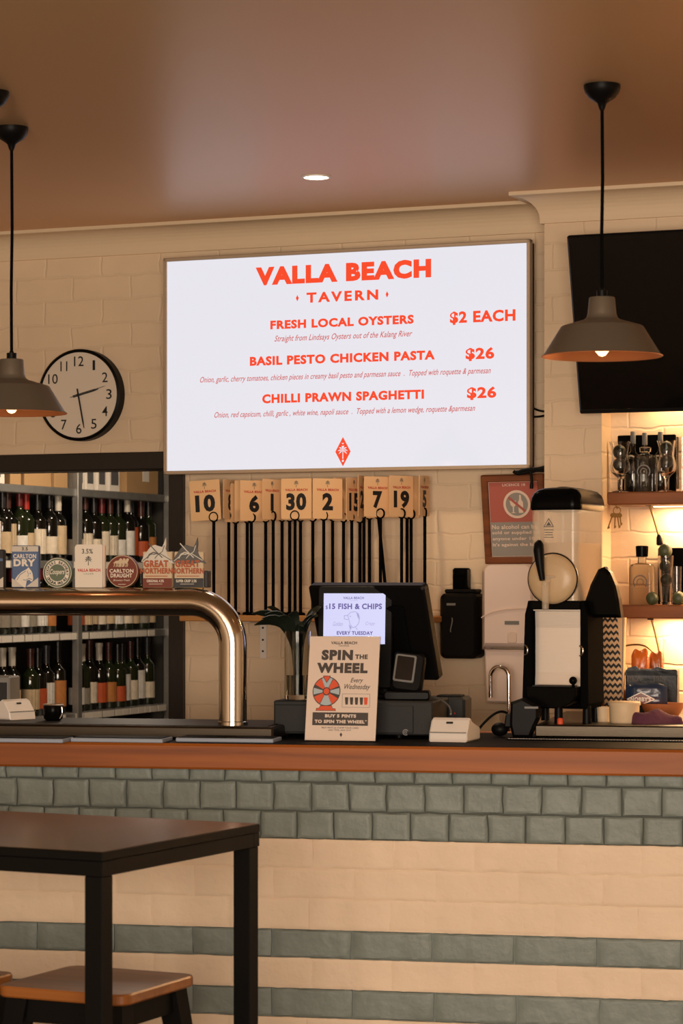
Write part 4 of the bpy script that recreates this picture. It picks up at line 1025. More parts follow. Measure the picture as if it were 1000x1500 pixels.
def sector(b, a0, a1, r0, r1, y):
    n = 8; A_ = [math.radians(a0+(a1-a0)*i/n) for i in range(n+1)]
    b.poly([(wc[0]+wr_*r1*math.cos(x), wc[1]+wz*r1*math.sin(x)) for x in A_]+[(wc[0]+wr_*r0*math.cos(x), wc[1]+wz*r0*math.sin(x)) for x in reversed(A_)], y)
b = MB(); b.disc(wc[0], wc[1], wr_, -.0006, rz=wz); b.poly(PP([(225, 872), (352, 872), (362, 905), (392, 908), (398, 935), (170, 935), (178, 905), (208, 902)]), -.0006); b.poly(PP([(258, 538), (340, 538), (338, 560), (296, 622), (262, 560)]), -.0014)
b.build('wheel_outline', 'poster_ink', t)
b = MB()
for a0 in (28, 118, 208, 298): sector(b, a0-5, a0+33 if a0 in (28, 208) else a0+33, .28, .94, -.001)
b.disc(wc[0], wc[1], wr_*.21, -.0016, rz=wz*.21); b.poly(PP([(228, 880), (350, 880), (358, 909), (388, 913), (392, 929), (177, 929), (182, 911), (212, 907)]), -.001); b.poly(PP([(266, 545), (332, 545), (331, 560), (296, 610), (270, 560)]), -.0018)
b.build('wheel_red', 'poster_red', t)
b = MB()
for a0 in (-14, 64, 166, 244): sector(b, a0, a0+(28 if a0 in (-14, 166) else 52), .28, .94, -.001)
b.build('wheel_blue', 'poster_blue', t)
b = MB()
for x0 in (500, 555, 610, 665): b.poly(PP([(x0, 780), (x0+38, 780), (x0+32, 862), (x0+5, 862)]), -.001)
b.build('beer_glasses', 'poster_ink', t)
b = MB(); b.poly(PP([(712, 780), (755, 780), (749, 862), (716, 862)]), -.001); b.build('red_glass', 'poster_red', t)
b = MB(); b.stroke(PP([(472, 742), (780, 742), (775, 892), (468, 892), (472, 742)]), .0012, -.001)
b.build('glass_frame', 'sign_grey', t)

# ------------------------------------------------------------------ black plugs and cable
a = bz(758, 1079, ZB+.001); m = a.m
t = thing('power_adapter', 'cluster of black power adapters on the bar beside the steel bench', 'power adapter', a.loc, a.rz)
p = lambda x, y, d=0: (a.X(x), d, a.Z(y))
b = MB(); b.prism([(a.X(752), 0), (a.X(777), 0), (a.X(783), a.Z(1064)), (a.X(790), a.Z(1050)), (a.X(790), a.Z(1034)), (a.X(766), a.Z(1022)), (a.X(749), a.Z(1028)), (a.X(748), a.Z(1062))], -.03, .05, bev=.008); b.build('adapter_body', 'black', t)
b = MB(); b.sphere((a.X(731), .01, a.Z(1069)), 11*m, sc=(1.15, .9, .93)); b.build('plug', 'black', t)
b = MB(); b.prism([(a.X(738), a.Z(1066)), (a.X(750), a.Z(1066)), (a.X(750), a.Z(1044)), (a.X(741), a.Z(1046))], -.01, .04, bev=.005); b.build('plug_side', 'black', t)
b = MB(); b.tube(bez(p(742, 1046, .02), p(730, 1036, .0), p(716, 1050, -.03), p(698, 1076, -.05), 16), 2.0*m, 8)
b.tube(bez(p(698, 1076, -.05), p(697, 1078, -.05), p(695, 1079, -.05), p(693, 1078, -.05), 4), [2*m, 4*m, 4.6*m, 4.2*m, 2.5*m], 10); b.build('cord', 'black', t)
b = MB(); b.box((a.X(770), -.034, a.Z(1037)), (a.X(790), -.03, a.Z(1034))); b.build('edge_highlight', 'mid_grey', t)

# ------------------------------------------------------------------ slush machine
a = A(WALL, 806, 1060, z=BENZ); m = a.m
t = thing('slush_machine', 'black slush drink machine with clear tub on the steel bench', 'drink machine', a.loc, a.rz)
X, Z = a.X, a.Z; dp = .26
b = MB(); b.box((X(766), .075, Z(1040)), (X(852), .18, Z(884)), .01); b.build('body', 'soft_black', t)
b = MB(); b.prism([(X(764), Z(1030)), (X(768), Z(900)), (X(773), Z(880)), (X(779), Z(880)), (X(779), Z(1036)), (X(770), Z(1038))], 0, .17, bev=.004); b.build('side_cheek', 'soft_black', t)
b = MB(); b.prism([(X(849), Z(1036)), (X(849), Z(880)), (X(854), Z(880)), (X(860), Z(900)), (X(861), Z(1030)), (X(857), Z(1038))], 0, .17, bev=.004); b.build('side_cheek', 'soft_black', t)
b = MB(); b.box((X(776), .0, Z(893)), (X(850), .1, Z(880)), .004); b.build('top_band', 'gloss_black', t)
b = MB()
prof = [(.03, Z(893)), (.034, Z(920)), (.034, Z(985)), (.03, Z(1005))]
for i in range(len(prof)-1): b.add([(X(779), prof[i][0], prof[i][1]), (X(849), prof[i][0], prof[i][1]), (X(849), prof[i+1][0], prof[i+1][1]), (X(779), prof[i+1][0], prof[i+1][1])], [(0, 1, 2, 3)])
b.box((X(779), .01, Z(895)), (X(849), .03, Z(892.5)), .001)
b.build('splash_panel', 'steel', t)

b = MB(); n = 14; cxm = (X(779)+X(849))/2; hw = (X(849)-X(779))/2
drip = [(X(778), Z(1005)), (X(850), Z(1005)), (X(850), Z(1018))]+[(cxm+hw*math.cos(q), Z(1018)-(Z(1018)-Z(1036))*math.sin(q)) for q in [PI*i/n for i in range(n+1)]]+[(X(778), Z(1018))]
b.prism(drip, -.05, .08, bev=.004); b.build('drip_tray', 'gloss_black', t)
b = MB(); b.box((X(786), -.045, Z(1005)), (X(842), .02, Z(1003.5))); b.build('drip_grate', 'dark_grey', t)
for px, d in ((815, .02), (775, .16), (850, .16), (855, .03)): MB().lathe([(6.5*m, 0), (6*m, Z(1034))], (X(px), d, 0), 14).build('foot', 'black', t)
MB().lathe([(4.6*m, 0), (4.6*m, 7*m), (3*m, 9*m)], (X(822), -.012, 0.0), 12).build('red_plug', 'poster_red', t)
b = MB(); b.sphere((X(842), -.02, Z(996)), 6*m); b.tube([(X(842), -.02, Z(1000)), (X(844), -.03, Z(1005))], 2.4*m, 8); b.build('drain_knob', 'gloss_black', t)
for px in (773, 854): 
    b = MB(); b.tube(bez((X(px)-5*m, -.004, Z(946)), (X(px)+3*m, -.012, Z(944)), (X(px)+3*m, -.012, Z(962)), (X(px)-5*m, -.004, Z(960))), 1.2*m, 8); b.build('side_latch', 'chrome', t)
# tub
def roundbox(b, x0, x1, y0, y1, z0, z1, r, thick=None):
    out = rrect(x0, x1, y0, y1, r, 6); n = len(out); vs = [(x, y, z0) for x, y in out]+[(x, y, z1) for x, y in out]
    fs = [(i, (i+1) % n, n+(i+1) % n, n+i) for i in range(n)]; b.add(vs, fs, 0, True)
    if thick is None: b.add(vs, [tuple(range(n)), tuple(range(n, 2*n))]); return
    inn = rrect(x0+thick, x1-thick, y0+thick, y1-thick, r-thick*.6, 6); vi = [(x, y, z0+thick) for x, y in inn]+[(x, y, z1) for x, y in inn]
    b.add(vi, fs, 0, True); b.add(vi, [tuple(range(n))]); b.add(vs, [tuple(range(n))])
    b.add([(x, y, z1) for x, y in out]+[(x, y, z1) for x, y in inn], [(i, (i+1) % n, n+(i+1) % n, n+i) for i in range(n)])
x0, x1 = X(776), X(846)
b = MB(); roundbox(b, x0, x1, .004, dp+.02, Z(884), Z(746), .022, .004); b.build('clear_tub', 'tub', t)
b = MB(); roundbox(b, x0+.006, x1-.006, .011, dp+.012, Z(881), Z(795), .018); b.build('slush_filling', 'slush', t)
b = MB(); rings = []
for k, py in ((1.0, 747), (1.03, 744), (1.03, 736), (1.0, 729), (.93, 722.5), (.80, 717.5), (.58, 714.5), (.3, 713.2)):
    xm, ym = (x0+x1)/2, (dp+.024)/2; wx, wy = (x1-x0)/2+.004, (dp+.016)/2+.004
    rings.append([(xm+x*k, ym+y*min(1.03, k+.5*(1-k)), Z(py)) for x, y in rrect(-wx, wx, -wy, wy, .03, 6)])
n = len(rings[0]); b.add([v for r_ in rings for v in r_], [(k*n+i, k*n+(i+1) % n, (k+1)*n+(i+1) % n, (k+1)*n+i) for k in range(len(rings)-1) for i in range(n)], 0, True)
b.add(rings[0], [tuple(range(n))]); b.add(rings[-1], [tuple(range(n))]); b.build('lid', 'gloss_black', t)
b = MB(); arcp = [((x0+x1)/2+.052*math.cos(q), Z(724)+.026*math.sin(q)) for q in [PI*i/16 for i in range(17)]]
b.prism(arcp, dp*.30, dp*.95, bev=.012); b.build('lid_hump', 'black', t)
cx, cz, r = X(810), Z(848), X(810+36)-X(810)
MB().lathe([(0, -.028), (r*.5, -.027), (r*.85, -.022), (r*.97, -.012), (r, 0), (r, .01)], (cx, 0, cz), 48, axis='y', cap=False).build('front_cap', 'slush', t)
b = MB(); b.tube([(cx+r*math.cos(q), -.006, cz+r*math.sin(q)) for q in [2*PI*i/48 for i in range(49)]], 1.1*m, 8, cap=False); b.build('seal_ring', 'black', t)
b = MB(); hp = [(798, 792), (797.5, 797), (797.5, 806), (799, 820), (801, 834), (803, 845), (804, 850)]
b.tube([(X(px), -.055-.002*i, Z(py)) for i, (px, py) in enumerate(hp)], [3*m, 7*m, 8*m, 7*m, 5.5*m, 4.6*m, 4*m], 14); b.build('tap_handle', 'black', t)
b = MB(); b.tube([(X(806), -.03, Z(848)), (X(806), -.05, Z(856)), (X(806), -.05, Z(892))], [5*m, 6*m, 5*m], 12); b.box((X(788), -.04, Z(847)), (X(818), -.03, Z(843)), .003); b.sphere((X(806), -.056, Z(855)), 3.4*m)
b.build('spout', 'tub', t)
b = MB(); b.stroke([(X(796), Z(771.5)), (X(803), Z(759.5)), (X(810), Z(771.5)), (X(796), Z(771.5))], 1.1*m, .0025); b.poly([(X(799), Z(770)), (X(803), Z(764)), (X(807), Z(770))], .0025)
for yy, w in ((776, 7), (780, 6), (783.5, 6), (787, 7)): b.stroke([(X(803-w), Z(yy)), (X(803+w), Z(yy))], 1.0*m, .0025)
b.build('warning_label', 'soft_ink', t)
b = MB(); roundbox(b, X(858), X(884), .10, .20, 0, Z(1000), .01)
ar = [(X(849), Z(905)), (X(905), Z(905))]+[(X(905-3*i*.4), Z(905-9*i)) for i in range(1, 4)]+[(X(897), Z(858)), (X(889), Z(839)), (X(880), Z(830)), (X(871), Z(834)), (X(860), Z(856)), (X(852), Z(880))]
h = MB(); h.prism([(x-.008, z) for x, z in ar], .05, .105, bev=.012); h.build('side_housing', 'gloss_black', t)

# ------------------------------------------------------------------ right end of the bench: straws, packets, tubs, cloth
def bb(px, py): return A(BAR, px, py, z=BENZ)
a = bb(893, 1049); X, Z = a.X, a.Z
t = thing('straw_box', 'tall cream box with black zigzag pattern right of the slush machine', 'box', a.loc, a.rz); wrot = .0
b = MB(); bx0, bx1, tx0, tx1, zt = X(886), X(911), X(875), X(915), Z(905)
b.add([(bx0, 0, 0), (bx1, 0, 0), (bx1, .05, 0), (bx0, .05, 0), (tx0, 0, zt), (tx1, 0, zt), (tx1, .06, zt), (tx0, .06, zt)], [(0, 1, 5, 4), (1, 2, 6, 5), (2, 3, 7, 6), (3, 0, 4, 7), (0, 3, 2, 1), (4, 5, 6, 7)]); b.build('box_body', 'card', t)
b = MB(); nrow = 15
for i in range(nrow):
    f = (i+.3)/nrow; zz = zt*(1-f); e0 = tx0+(bx0-tx0)*f; e1 = e0+(X(905)-X(876)); u = (e1-e0)/8; th = zt/nrow*.46; am = zt/nrow*.42
    pts = [(e0+u*k, zz+(am if k % 2 else 0)) for k in range(9)]
    for p0, p1 in zip(pts, pts[1:]): b.poly([(p0[0], p0[1]-th), (p1[0], p1[1]-th), p1, p0], -.0008)
b.build('zigzag_print', 'ink', t)
b = MB(); b.stroke([(tx0, zt), (bx0, 0)], .003, -.001); b.stroke([(tx1-.006, zt), (bx1-.002, 0)], .003, -.001); b.build('brown_edges', 'frame_wood', t)
a = bb(869, 1052); X, Z = a.X, a.Z; m = a.m
t = thing('canister', 'slim black canister between slush machine and zigzag box', 'canister', a.loc, a.rz)
MB().lathe([(9*m, 0), (9.5*m, 2*m), (9.5*m, 98*m), (8*m, 101*m)], (X(872), 0, 0), 24).build('canister_body', 'black', t); MB().lathe([(9.8*m, 101*m), (9.8*m, 107*m), (8*m, 108*m)], (X(872), 0, 0), 24).build('canister_lid', 'dark_grey', t)
a = bb(872, 1050); X, Z = a.X, a.Z
b = MB(); pl_ = [(X(872.5)+X(5.5+872.5)*math.cos(q)-X(872.5)*math.cos(q)*1, Z(945)+(Z(906)-Z(945))*math.sin(q)) for q in [2*PI*i/20 for i in range(20)]]
b.prism(pl_, .075, .085, bev=.002); b.box((X(870), .077, 0), (X(875), .083, Z(980)), .002)
tag(b.build('wooden_paddle', 'pale_wood', loc=a.loc, rz=a.rz), 'pale wooden paddle standing between the slush machine and zigzag box', 'paddle')
def pillow(name, mt, px0, px1, py0, py1, d, label, cat, basepy=1047, rot=0, yoff=0):
    a = bb((px0+px1)/2, basepy); w = (a.X(px1)-a.X(px0))/2; z0, z1 = a.Z(py1), a.Z(py0); n = 14; vs = []; fs = []
    for sgn in (-1, 1):
        for i in range(n+1):
            for j in range(n+1):
                u, v = i/n*2-1, j/n*2-1; bul = max(0, (1-u**4)*(1-v**4))**.6; k = 1-.08*(abs(v)**2)*(1-abs(u))
                ww = R.uniform(-.02, .02)*bul
                vs.append((w*u*k, sgn*d/2*bul*(1+ww*6)+yoff, (z0+z1)/2+(z1-z0)/2*v*(1-.22*u*u*u*u-.05*math.sin(u*5+v*2))))
    N = (n+1)**2
    for s_ in (0, 1):
        for i in range(n):
            for j in range(n):
                q = s_*N+i*(n+1)+j; fs.append((q, q+n+1, q+n+2, q+1))
    b = MB(); b.M = Matrix.Rotation(rot, 4, 'Y') if rot else Matrix.Identity(4); b.add(vs, fs, 0, True)
    t = thing(name, label, cat, a.loc, a.rz); b.build('wrapper', mt, t); return t, a
a = bb(952, 1049); X, Z = a.X, a.Z
t = thing('snack_box', 'black snack box with pale lettering behind the blue packet', 'box', a.loc, a.rz)
MB().box((X(915), .02, 0), (X(991), .12, Z(981)), .004).build('carton', 'packet', t)
b = MB(); b.text('BYRON', X(917), X(938), Z(999), Z(990), .019, .02); b.text('BYRON', X(956), X(973), Z(999), Z(990), .019, .02); b.build('lettering', 'soft_ink', t)
MB().prism([(X(912), Z(990)), (X(918), Z(979)), (X(930), Z(976)), (X(936), Z(981)), (X(952), Z(981)), (X(962), Z(977)), (X(975), Z(981)), (X(988), Z(983)), (X(992), Z(990))], .02, .03).build('torn_flap', 'packet', t)
t, a = pillow('nut_packet', 'packet_blue', 916, 977, 1001, 1037, .035, 'shiny blue nut packet with a red diamond logo', 'packet', basepy=1053.5)
X, Z = a.X, a.Z; u = a.m
b = MB(); cx, cz = X(939), Z(1024)
b.stroke([(cx-20*u, cz), (cx, cz+10*u), (cx+20*u, cz), (cx, cz-8*u), (cx-20*u, cz)], 1.4*u, -.0192); b.text("NOBBY'S", cx-15*u, cx+15*u, cz-3.2*u, cz+3.2*u, -.0194, .05); b.build('diamond_logo', 'badge_white', t)
MB().poly([(cx-19*u, cz), (cx, cz-7.5*u), (cx+19*u, cz), (cx, cz+9.5*u)], -.0186).build('diamond_field', 'badge_brown', t)
for args in ((('crisp_packet', 'orange', 918, 946, 953, 1046, .04, 'crumpled orange packet behind the black snack box, left one', 'packet'), .16), (('crisp_packet', 'amber', 944, 966, 957, 1046, .035, 'crumpled amber packet behind the black snack box, right one', 'packet'), .17), (('snack_wrapper', 'amber', 872, 914, 1009, 1046, .03, 'brown crumpled wrapper behind the cream tubs', 'packet'), .06)):
    pillow(*args[0], yoff=args[1])
a = bb(883, 1057); X, Z = a.X, a.Z
t = thing('cream_tub', 'short cream cup left of the larger cream tub on the steel bench', 'tub', a.loc, a.rz); r = (X(894)-X(873))/2
MB().lathe([(r*.92, 0), (r, Z(1035)), (r*.9, Z(1035)), (r*.85, Z(1050))], seg=28).build('tub_body', 'tub_cream', t)
a = bb(914, 1059); X, Z = a.X, a.Z; t = thing('cream_tub', 'larger lidded cream tub left of the purple cloth', 'tub', a.loc, a.rz); r = (X(938)-X(892))/2
MB().lathe([(r*.88, 0), (r*.94, .004), (r*.97, Z(1032))], seg=32).build('tub_body', 'tub_cream', t); MB().lathe([(r*1.03, Z(1033)), (r*1.05, Z(1029)), (r*.98, Z(1027.5)), (0, Z(1027.5))], seg=32).build('tub_lid', 'tub_cream', t)
a = bb(970, 1054); X, Z = a.X, a.Z; t = thing('terracotta_bowl', 'terracotta bowl behind the purple cloth, before the snack box', 'bowl', a.loc, a.rz); r = (X(1002)-X(938))/2
MB().lathe([(0, 0), (r*.62, 0), (r*.9, Z(1040)), (r, Z(1030)), (r*.93, Z(1031)), (r*.8, Z(1041)), (0, Z(1046))], seg=36).build('bowl_body', 'terracotta', t)
a = bb(962, 1060); X, Z = a.X, a.Z
n = 18; vs = []; fs = []
for i in range(n+1):
    for j in range(9):
        u = i/n*2-1; v = j/8; w = math.sqrt(max(0, 1-u*u)); prof = math.sin(v*PI)
        hgt = Z(1040)*(.98 if u < 0 else 1-.45*u)*w**.5*prof**.6*(1+.12*math.sin(7*u+3*v))
        vs.append((X(962)+(X(1002)-X(962))*u, .07*(v-.5)*w+.02*math.sin(3*u), max(.0005, hgt)))
for i in range(n):
    for j in range(8): q = i*9+j; fs.append((q, q+9, q+10, q+1))
b = MB(); b.add(vs, fs, 0, True); tag(b.build('folded_cloth', 'purple', loc=a.loc, rz=a.rz), 'folded dark purple cloth at the right end of the steel bench', 'cloth')

# ------------------------------------------------------------------ lit alcove shelves
EO = .33
a = A(WALL, 950, 720, off=EO); SH1 = a.loc.z; a3 = A(WALL, 950, 886, off=EO); SH2 = a3.loc.z
xs = 1.75
for (aa, top, bot, left, lab) in ((a, 720, 739, 889, 'upper timber shelf in the lit brick alcove'), (a3, 886, 906, 884, 'lower timber shelf in the lit brick alcove')):
    t = thing('alcove_shelf', lab, 'shelf', aa.loc, aa.rz, 'timber shelves in the alcove')
    hz = aa.Z(bot)
    MB().box((aa.X(left), 0, hz), (aa.X(left)+1.9, EO-.0905, 0), .004).build('board', 'shelf_wood', t)
    MB().box((aa.X(left)+.10, EO-.125, hz-.003), (aa.X(left)+1.85, EO-.11, hz+.001), .001).build('light_strip', 'led', t)
    wp = aa.fr.world(aa.l.x+aa.X(left)+1.0, -.15, aa.loc.z+hz-.006)
    o = area('shelf_strip_light', wp, (.0, 0, -1), 1.7, .02, 26.0, (1, .64, .32)); o.rotation_euler = (0, 0, aa.rz)
wp = WALL.world(n1+.95, -.15, nz-.02); o = area('alcove_top_light', wp, (0, 0, -1), 1.6, .02, 7.0, (1, .66, .34)); o.rotation_euler = (0, 0, wr)
MB_ = MB().box((n1+.1, -.16, nz-.008), (n1+1.8, -.145, nz-.0005), .001); tag(MB_.build('alcove_light_strip', 'led', loc=wo, rz=wr), 'warm light strip under the alcove soffit behind the television', 'light strip')

def on_shelf(px, py, shz, off):
    a = A(WALL, px, py, off=off); a.loc = WALL.world(a.l.x, -off, shz); a.l.z = shz; return a
def hurricane(px, ytop, z, off, label, wpx, py0=720):
    a = on_shelf(px, py0, z, off); m = a.m; H = (py0-ytop)*m; w = wpx*m/2
    t = thing('hurricane_glass', label, 'glass', a.loc, a.rz, 'stemmed glasses in the alcove')
    o = [(w*.75, 0), (w*.75, .003), (w*.2, .008), (w*.15, H*.1), (w*.2, H*.24), (w*.35, H*.3), (w*.85, H*.4), (w*.95, H*.5), (w*.72, H*.7), (w*.8, H*.85), (w*1.0, H)]
    i = [(w*1.0-.0015, H), (w*.8-.002, H*.85), (w*.72-.002, H*.7), (w*.95-.002, H*.5), (w*.85-.003, H*.41), (w*.3, H*.33), (0, H*.32)]
    MB().lathe(o+i, seg=28).build('glass_body', 'glass', t); return a, t, H, w
def lime(px, py, r, z, off, label):
    a = A(WALL, px, py, off=off); m = a.m
    rz_ = r*m; z_ = a.loc.z
    o = MB().sphere((0, 0, 0), rz_, seg=20, sc=(1, 1, 1.04)).build('lime', 'lime', loc=(a.loc.x, a.loc.y, z_)); tag(o, label, 'lime', 'limes in the alcove')
    b = MB().lathe([(0, rz_*1.03), (rz_*.18, rz_*1.035), (rz_*.1, rz_*1.09), (0, rz_*1.1)], seg=8).build('stem_end', 'brass', o)
    return o
def square_bottle(px, ytop, ysh, ybot, wpx, z, off, label, body='glass', cap='dark_grey'):
    a = on_shelf(px, ybot, z, off); m = a.m; w = wpx*m/2/WALL.cs*.93; H = (ybot-ysh)*m; T_ = (ybot-ytop)*m
    t = thing('square_bottle', label, 'bottle', a.loc, a.rz, 'bottles in the alcove')
    b = MB(); ro = .012; d = w*1.1
    def sec(k, zz, dd=1): return [(x, y, zz) for x, y in rrect(-w*k, w*k, -d/2*dd, d/2*dd, max(.002, ro*k), 5)]
    rings = [sec(.94, 0), sec(1, .004), sec(1, H-.012), sec(.85, H-.002), sec(.32, H+.004, .42), sec(.30, H+(T_-H)*.45, .40)]
    n = len(rings[0]); vs = [v for r_ in rings for v in r_]; fs = []
    for k in range(len(rings)-1):
        for i in range(n): j = (i+1) % n; fs.append((k*n+i, k*n+j, (k+1)*n+j, (k+1)*n+i))
    b.add(vs, fs, 0, True); b.add(rings[0], [tuple(range(n))]); b.add(rings[-1], [tuple(range(n))]); b.build('bottle_glass', body, t)
    MB().lathe([(w*.36, H+(T_-H)*.40), (w*.48, H+(T_-H)*.42), (w*.52, T_), (w*.4, T_+.002)], seg=24).build('stopper', cap, t)
    e = MB(); e.ring(0, H*.55, w*.50, w*.60, -d/2-.001, a0=-.7, a1=PI+.7, seg=24); e.ring(0, H*.55, w*.24, w*.30, -d/2-.001, a0=-.5, a1=PI+.5, seg=20)
    e.build('arch_emblem', 'mid_grey', t)
    return t
# upper shelf
a = on_shelf(947, 720, SH1, .14)
t = thing('dark_tray', 'black panel leaning behind the bottles on the upper alcove shelf', 'panel', a.loc, a.rz)
MB().box((a.X(904), 0, 0), (a.X(989), .012, (720-634)*a.m), .003).build('panel_board', 'soft_black', t)
for px, yt, lab in ((927, 630, 'left'), (944, 632, 'middle'), (967, 631, 'right')):
    a = on_shelf(px, 720, SH1, .21); m = a.m; H = (720-yt)*m
    t = thing('spirit_bottle', 'dark spirit bottle with grey cap on the upper alcove shelf, %s one' % lab, 'bottle', a.loc, a.rz, 'dark spirit bottles on the upper alcove shelf')
    MB().lathe([(12*m, 0), (13*m, 2*m), (13*m, H*.48), (9*m, H*.62), (4*m, H*.68), (4*m, H*.8)], seg=22).build('bottle_glass', 'bottle', t)
    MB().lathe([(3.9*m, H*.72), (3.9*m, H*.99), (3.2*m, H)], seg=16).build('cap', 'mid_grey', t)
    MB().ring(0, H*.52, 6*m, 8.5*m, -13.2*m, a0=.4, a1=2.7).build('shoulder_label', 'tub_cream', t)
a_, t, H, w = hurricane(908.5, 646, SH1, .285, 'stemmed glass with limes at the left end of the upper alcove shelf', 33)
lime(907, 662, 10, SH1, .285, 'upper lime in the left stemmed glass on the upper alcove shelf'); lime(907, 680.5, 9.6, SH1, .285, 'lower lime in the left stemmed glass on the upper alcove shelf')
square_bottle(945, 655, 666, 720, 34, SH1, .285, 'clear square bottle with arch emblem between two stemmed glasses', 'thin_glass', 'glass')
hurricane(976, 645, SH1, .285, 'stemmed glass right of the square bottle on the upper alcove shelf', 30)
lime(976, 656, 9.4, SH1, .285, 'upper lime in the stemmed glass right of the square bottle'); lime(976, 676, 9.6, SH1, .285, 'lower lime in the stemmed glass right of the square bottle')
a = on_shelf(999, 720, SH1, .28); m = a.m
t = thing('tall_glass', 'tall clear tumbler at the right picture edge on the upper alcove shelf', 'glass', a.loc, a.rz)
MB().lathe([(8.5*m, 0), (10*m, 80*m), (9.2*m, 80*m), (7.8*m, 4*m), (0, 4*m)], seg=24).build('glass_body', 'glass', t)
# lower shelf
square_bottle(940, 800, 826, 885.5, 36, SH2, .28, 'clear square bottle with dark stopper on the lower alcove shelf', 'thin_glass', 'gloss_black')
a = on_shelf(975, 886, SH2, .28); m = a.m
t = thing('tall_glass', 'tall glass stacked with limes on the lower alcove shelf', 'glass', a.loc, a.rz)
MB().lathe([(8*m, 0), (12*m, 72*m), (11.2*m, 72*m), (7.2*m, 4*m), (0, 4*m)], seg=24).build('glass_body', 'glass', t)
lime(974, 807, 10.4, SH2, .28, 'topmost lime sticking out of the lime filled tall glass'); lime(974, 829, 8.6, SH2, .28, 'second lime from the top in the lime filled tall glass'); lime(976, 849, 9.0, SH2, .28, 'third lime from the top in the lime filled tall glass')
lime(955, 876.5, 9.4, SH2, .31, 'lime lying on the shelf before the square bottle'); lime(994, 876.3, 9.6, SH2, .31, 'lime lying on the lower alcove shelf at the right picture edge')
a = on_shelf(991, 886, SH2, .22); m = a.m
t = thing('tall_glass', 'empty tumbler right of the lime filled glass on the lower alcove shelf', 'glass', a.loc, a.rz)
MB().lathe([(7*m, 0), (8*m, 56*m), (7.3*m, 56*m), (6.3*m, 4*m), (0, 4*m)], seg=24).build('glass_body', 'glass', t)
a = on_shelf(985, 886, SH2, .15); t = thing('black_box', 'plain black box at the back of the lower alcove shelf', 'box', a.loc, a.rz)
MB().box((a.X(963), 0, 0), (a.X(1030), .05, (886-803)*a.m), .003).build('box_body', 'soft_black', t)
# keys on a hook, cables under the shelves
a = A(WALL, 902, 745, off=.30); m = a.m
t = thing('key_bunch', 'bunch of keys hanging from the left end of the upper alcove shelf', 'keys', a.loc, a.rz)
b = MB(); b.tube([(0, 0, 6*m), (0, 0, 2*m), (1.5*m, 0, 0), (3*m, 0, 2*m)], .8*m, 8); b.build('hook', 'brass', t)
b = MB(); b.tube([(1*m+5.5*m*math.cos(q), .002, -3*m+5.5*m*math.sin(q)) for q in [2*PI*i/20 for i in range(21)]], .7*m, 6, cap=False); b.build('key_ring', 'brass', t)
for dx, an, L in ((-4, -.35, 24), (-1, -.05, 22), (1.5, .15, 22), (5, .12, 18)):
    b = MB(); b.M = Matrix.Translation((dx*m, .003*dx/4, -7*m)) @ Matrix.Rotation(-an, 4, 'Y')
    b.prism(arc(0, -3*m, 3.4*m, 0, 330, 12), -.0008, .0008); b.box((-1*m, -.0008, -L*m), (1*m, .0008, -5*m)); b.box((1*m, -.0008, -L*m+1*m), (2.2*m, .0008, -L*m+4*m)); b.build('key', 'brass', t)
for (p0, p1, off, lab) in (((951, 740), (965, 797), .22, 'upper'), ((954, 907), (966, 968), .22, 'lower')):
    a = A(WALL, p0[0], p0[1], off=off); m = a.m; e = (a.X(p1[0], p1[1]), 0, a.Z(p1[1], p1[0]))
    t = thing('light_cable', 'thin cable with dark plug hanging below the %s alcove shelf' % lab, 'cable', a.loc, a.rz)
    MB().tube(bez((0, 0, 0), (2*m, 0, -6*m), (e[0]*.55, 0, e[2]*.4), (e[0], 0, e[2]+10*m), 10), 1.7*m, 8).build('cord', 'brass', t)
    MB().tube([(e[0]-.5*m, 0, e[2]+14*m), (e[0], 0, e[2]+10*m), (e[0]+1*m, 0, e[2]), (e[0]+1*m, 0, e[2]-2*m)], [2*m, 4*m, 5*m, 3.5*m], 10).build('plug', 'black', t)
    MB().box((-6*m, -.004, -1*m), (3*m, .004, 2.5*m), .001).build('clip', 'black', t)
a = A(WALL, 945, 985, off=.2); p = lambda x, y: (a.X(x), 0, a.Z(y))
b = MB(); b.tube(bez(p(908, 948), p(925, 944), p(960, 935), p(962, 978), 16), 1.3*a.m, 8)
tag(b.build('wire_handle', 'brass', loc=a.loc, rz=a.rz), 'thin curved wire above the orange packets', 'wire')

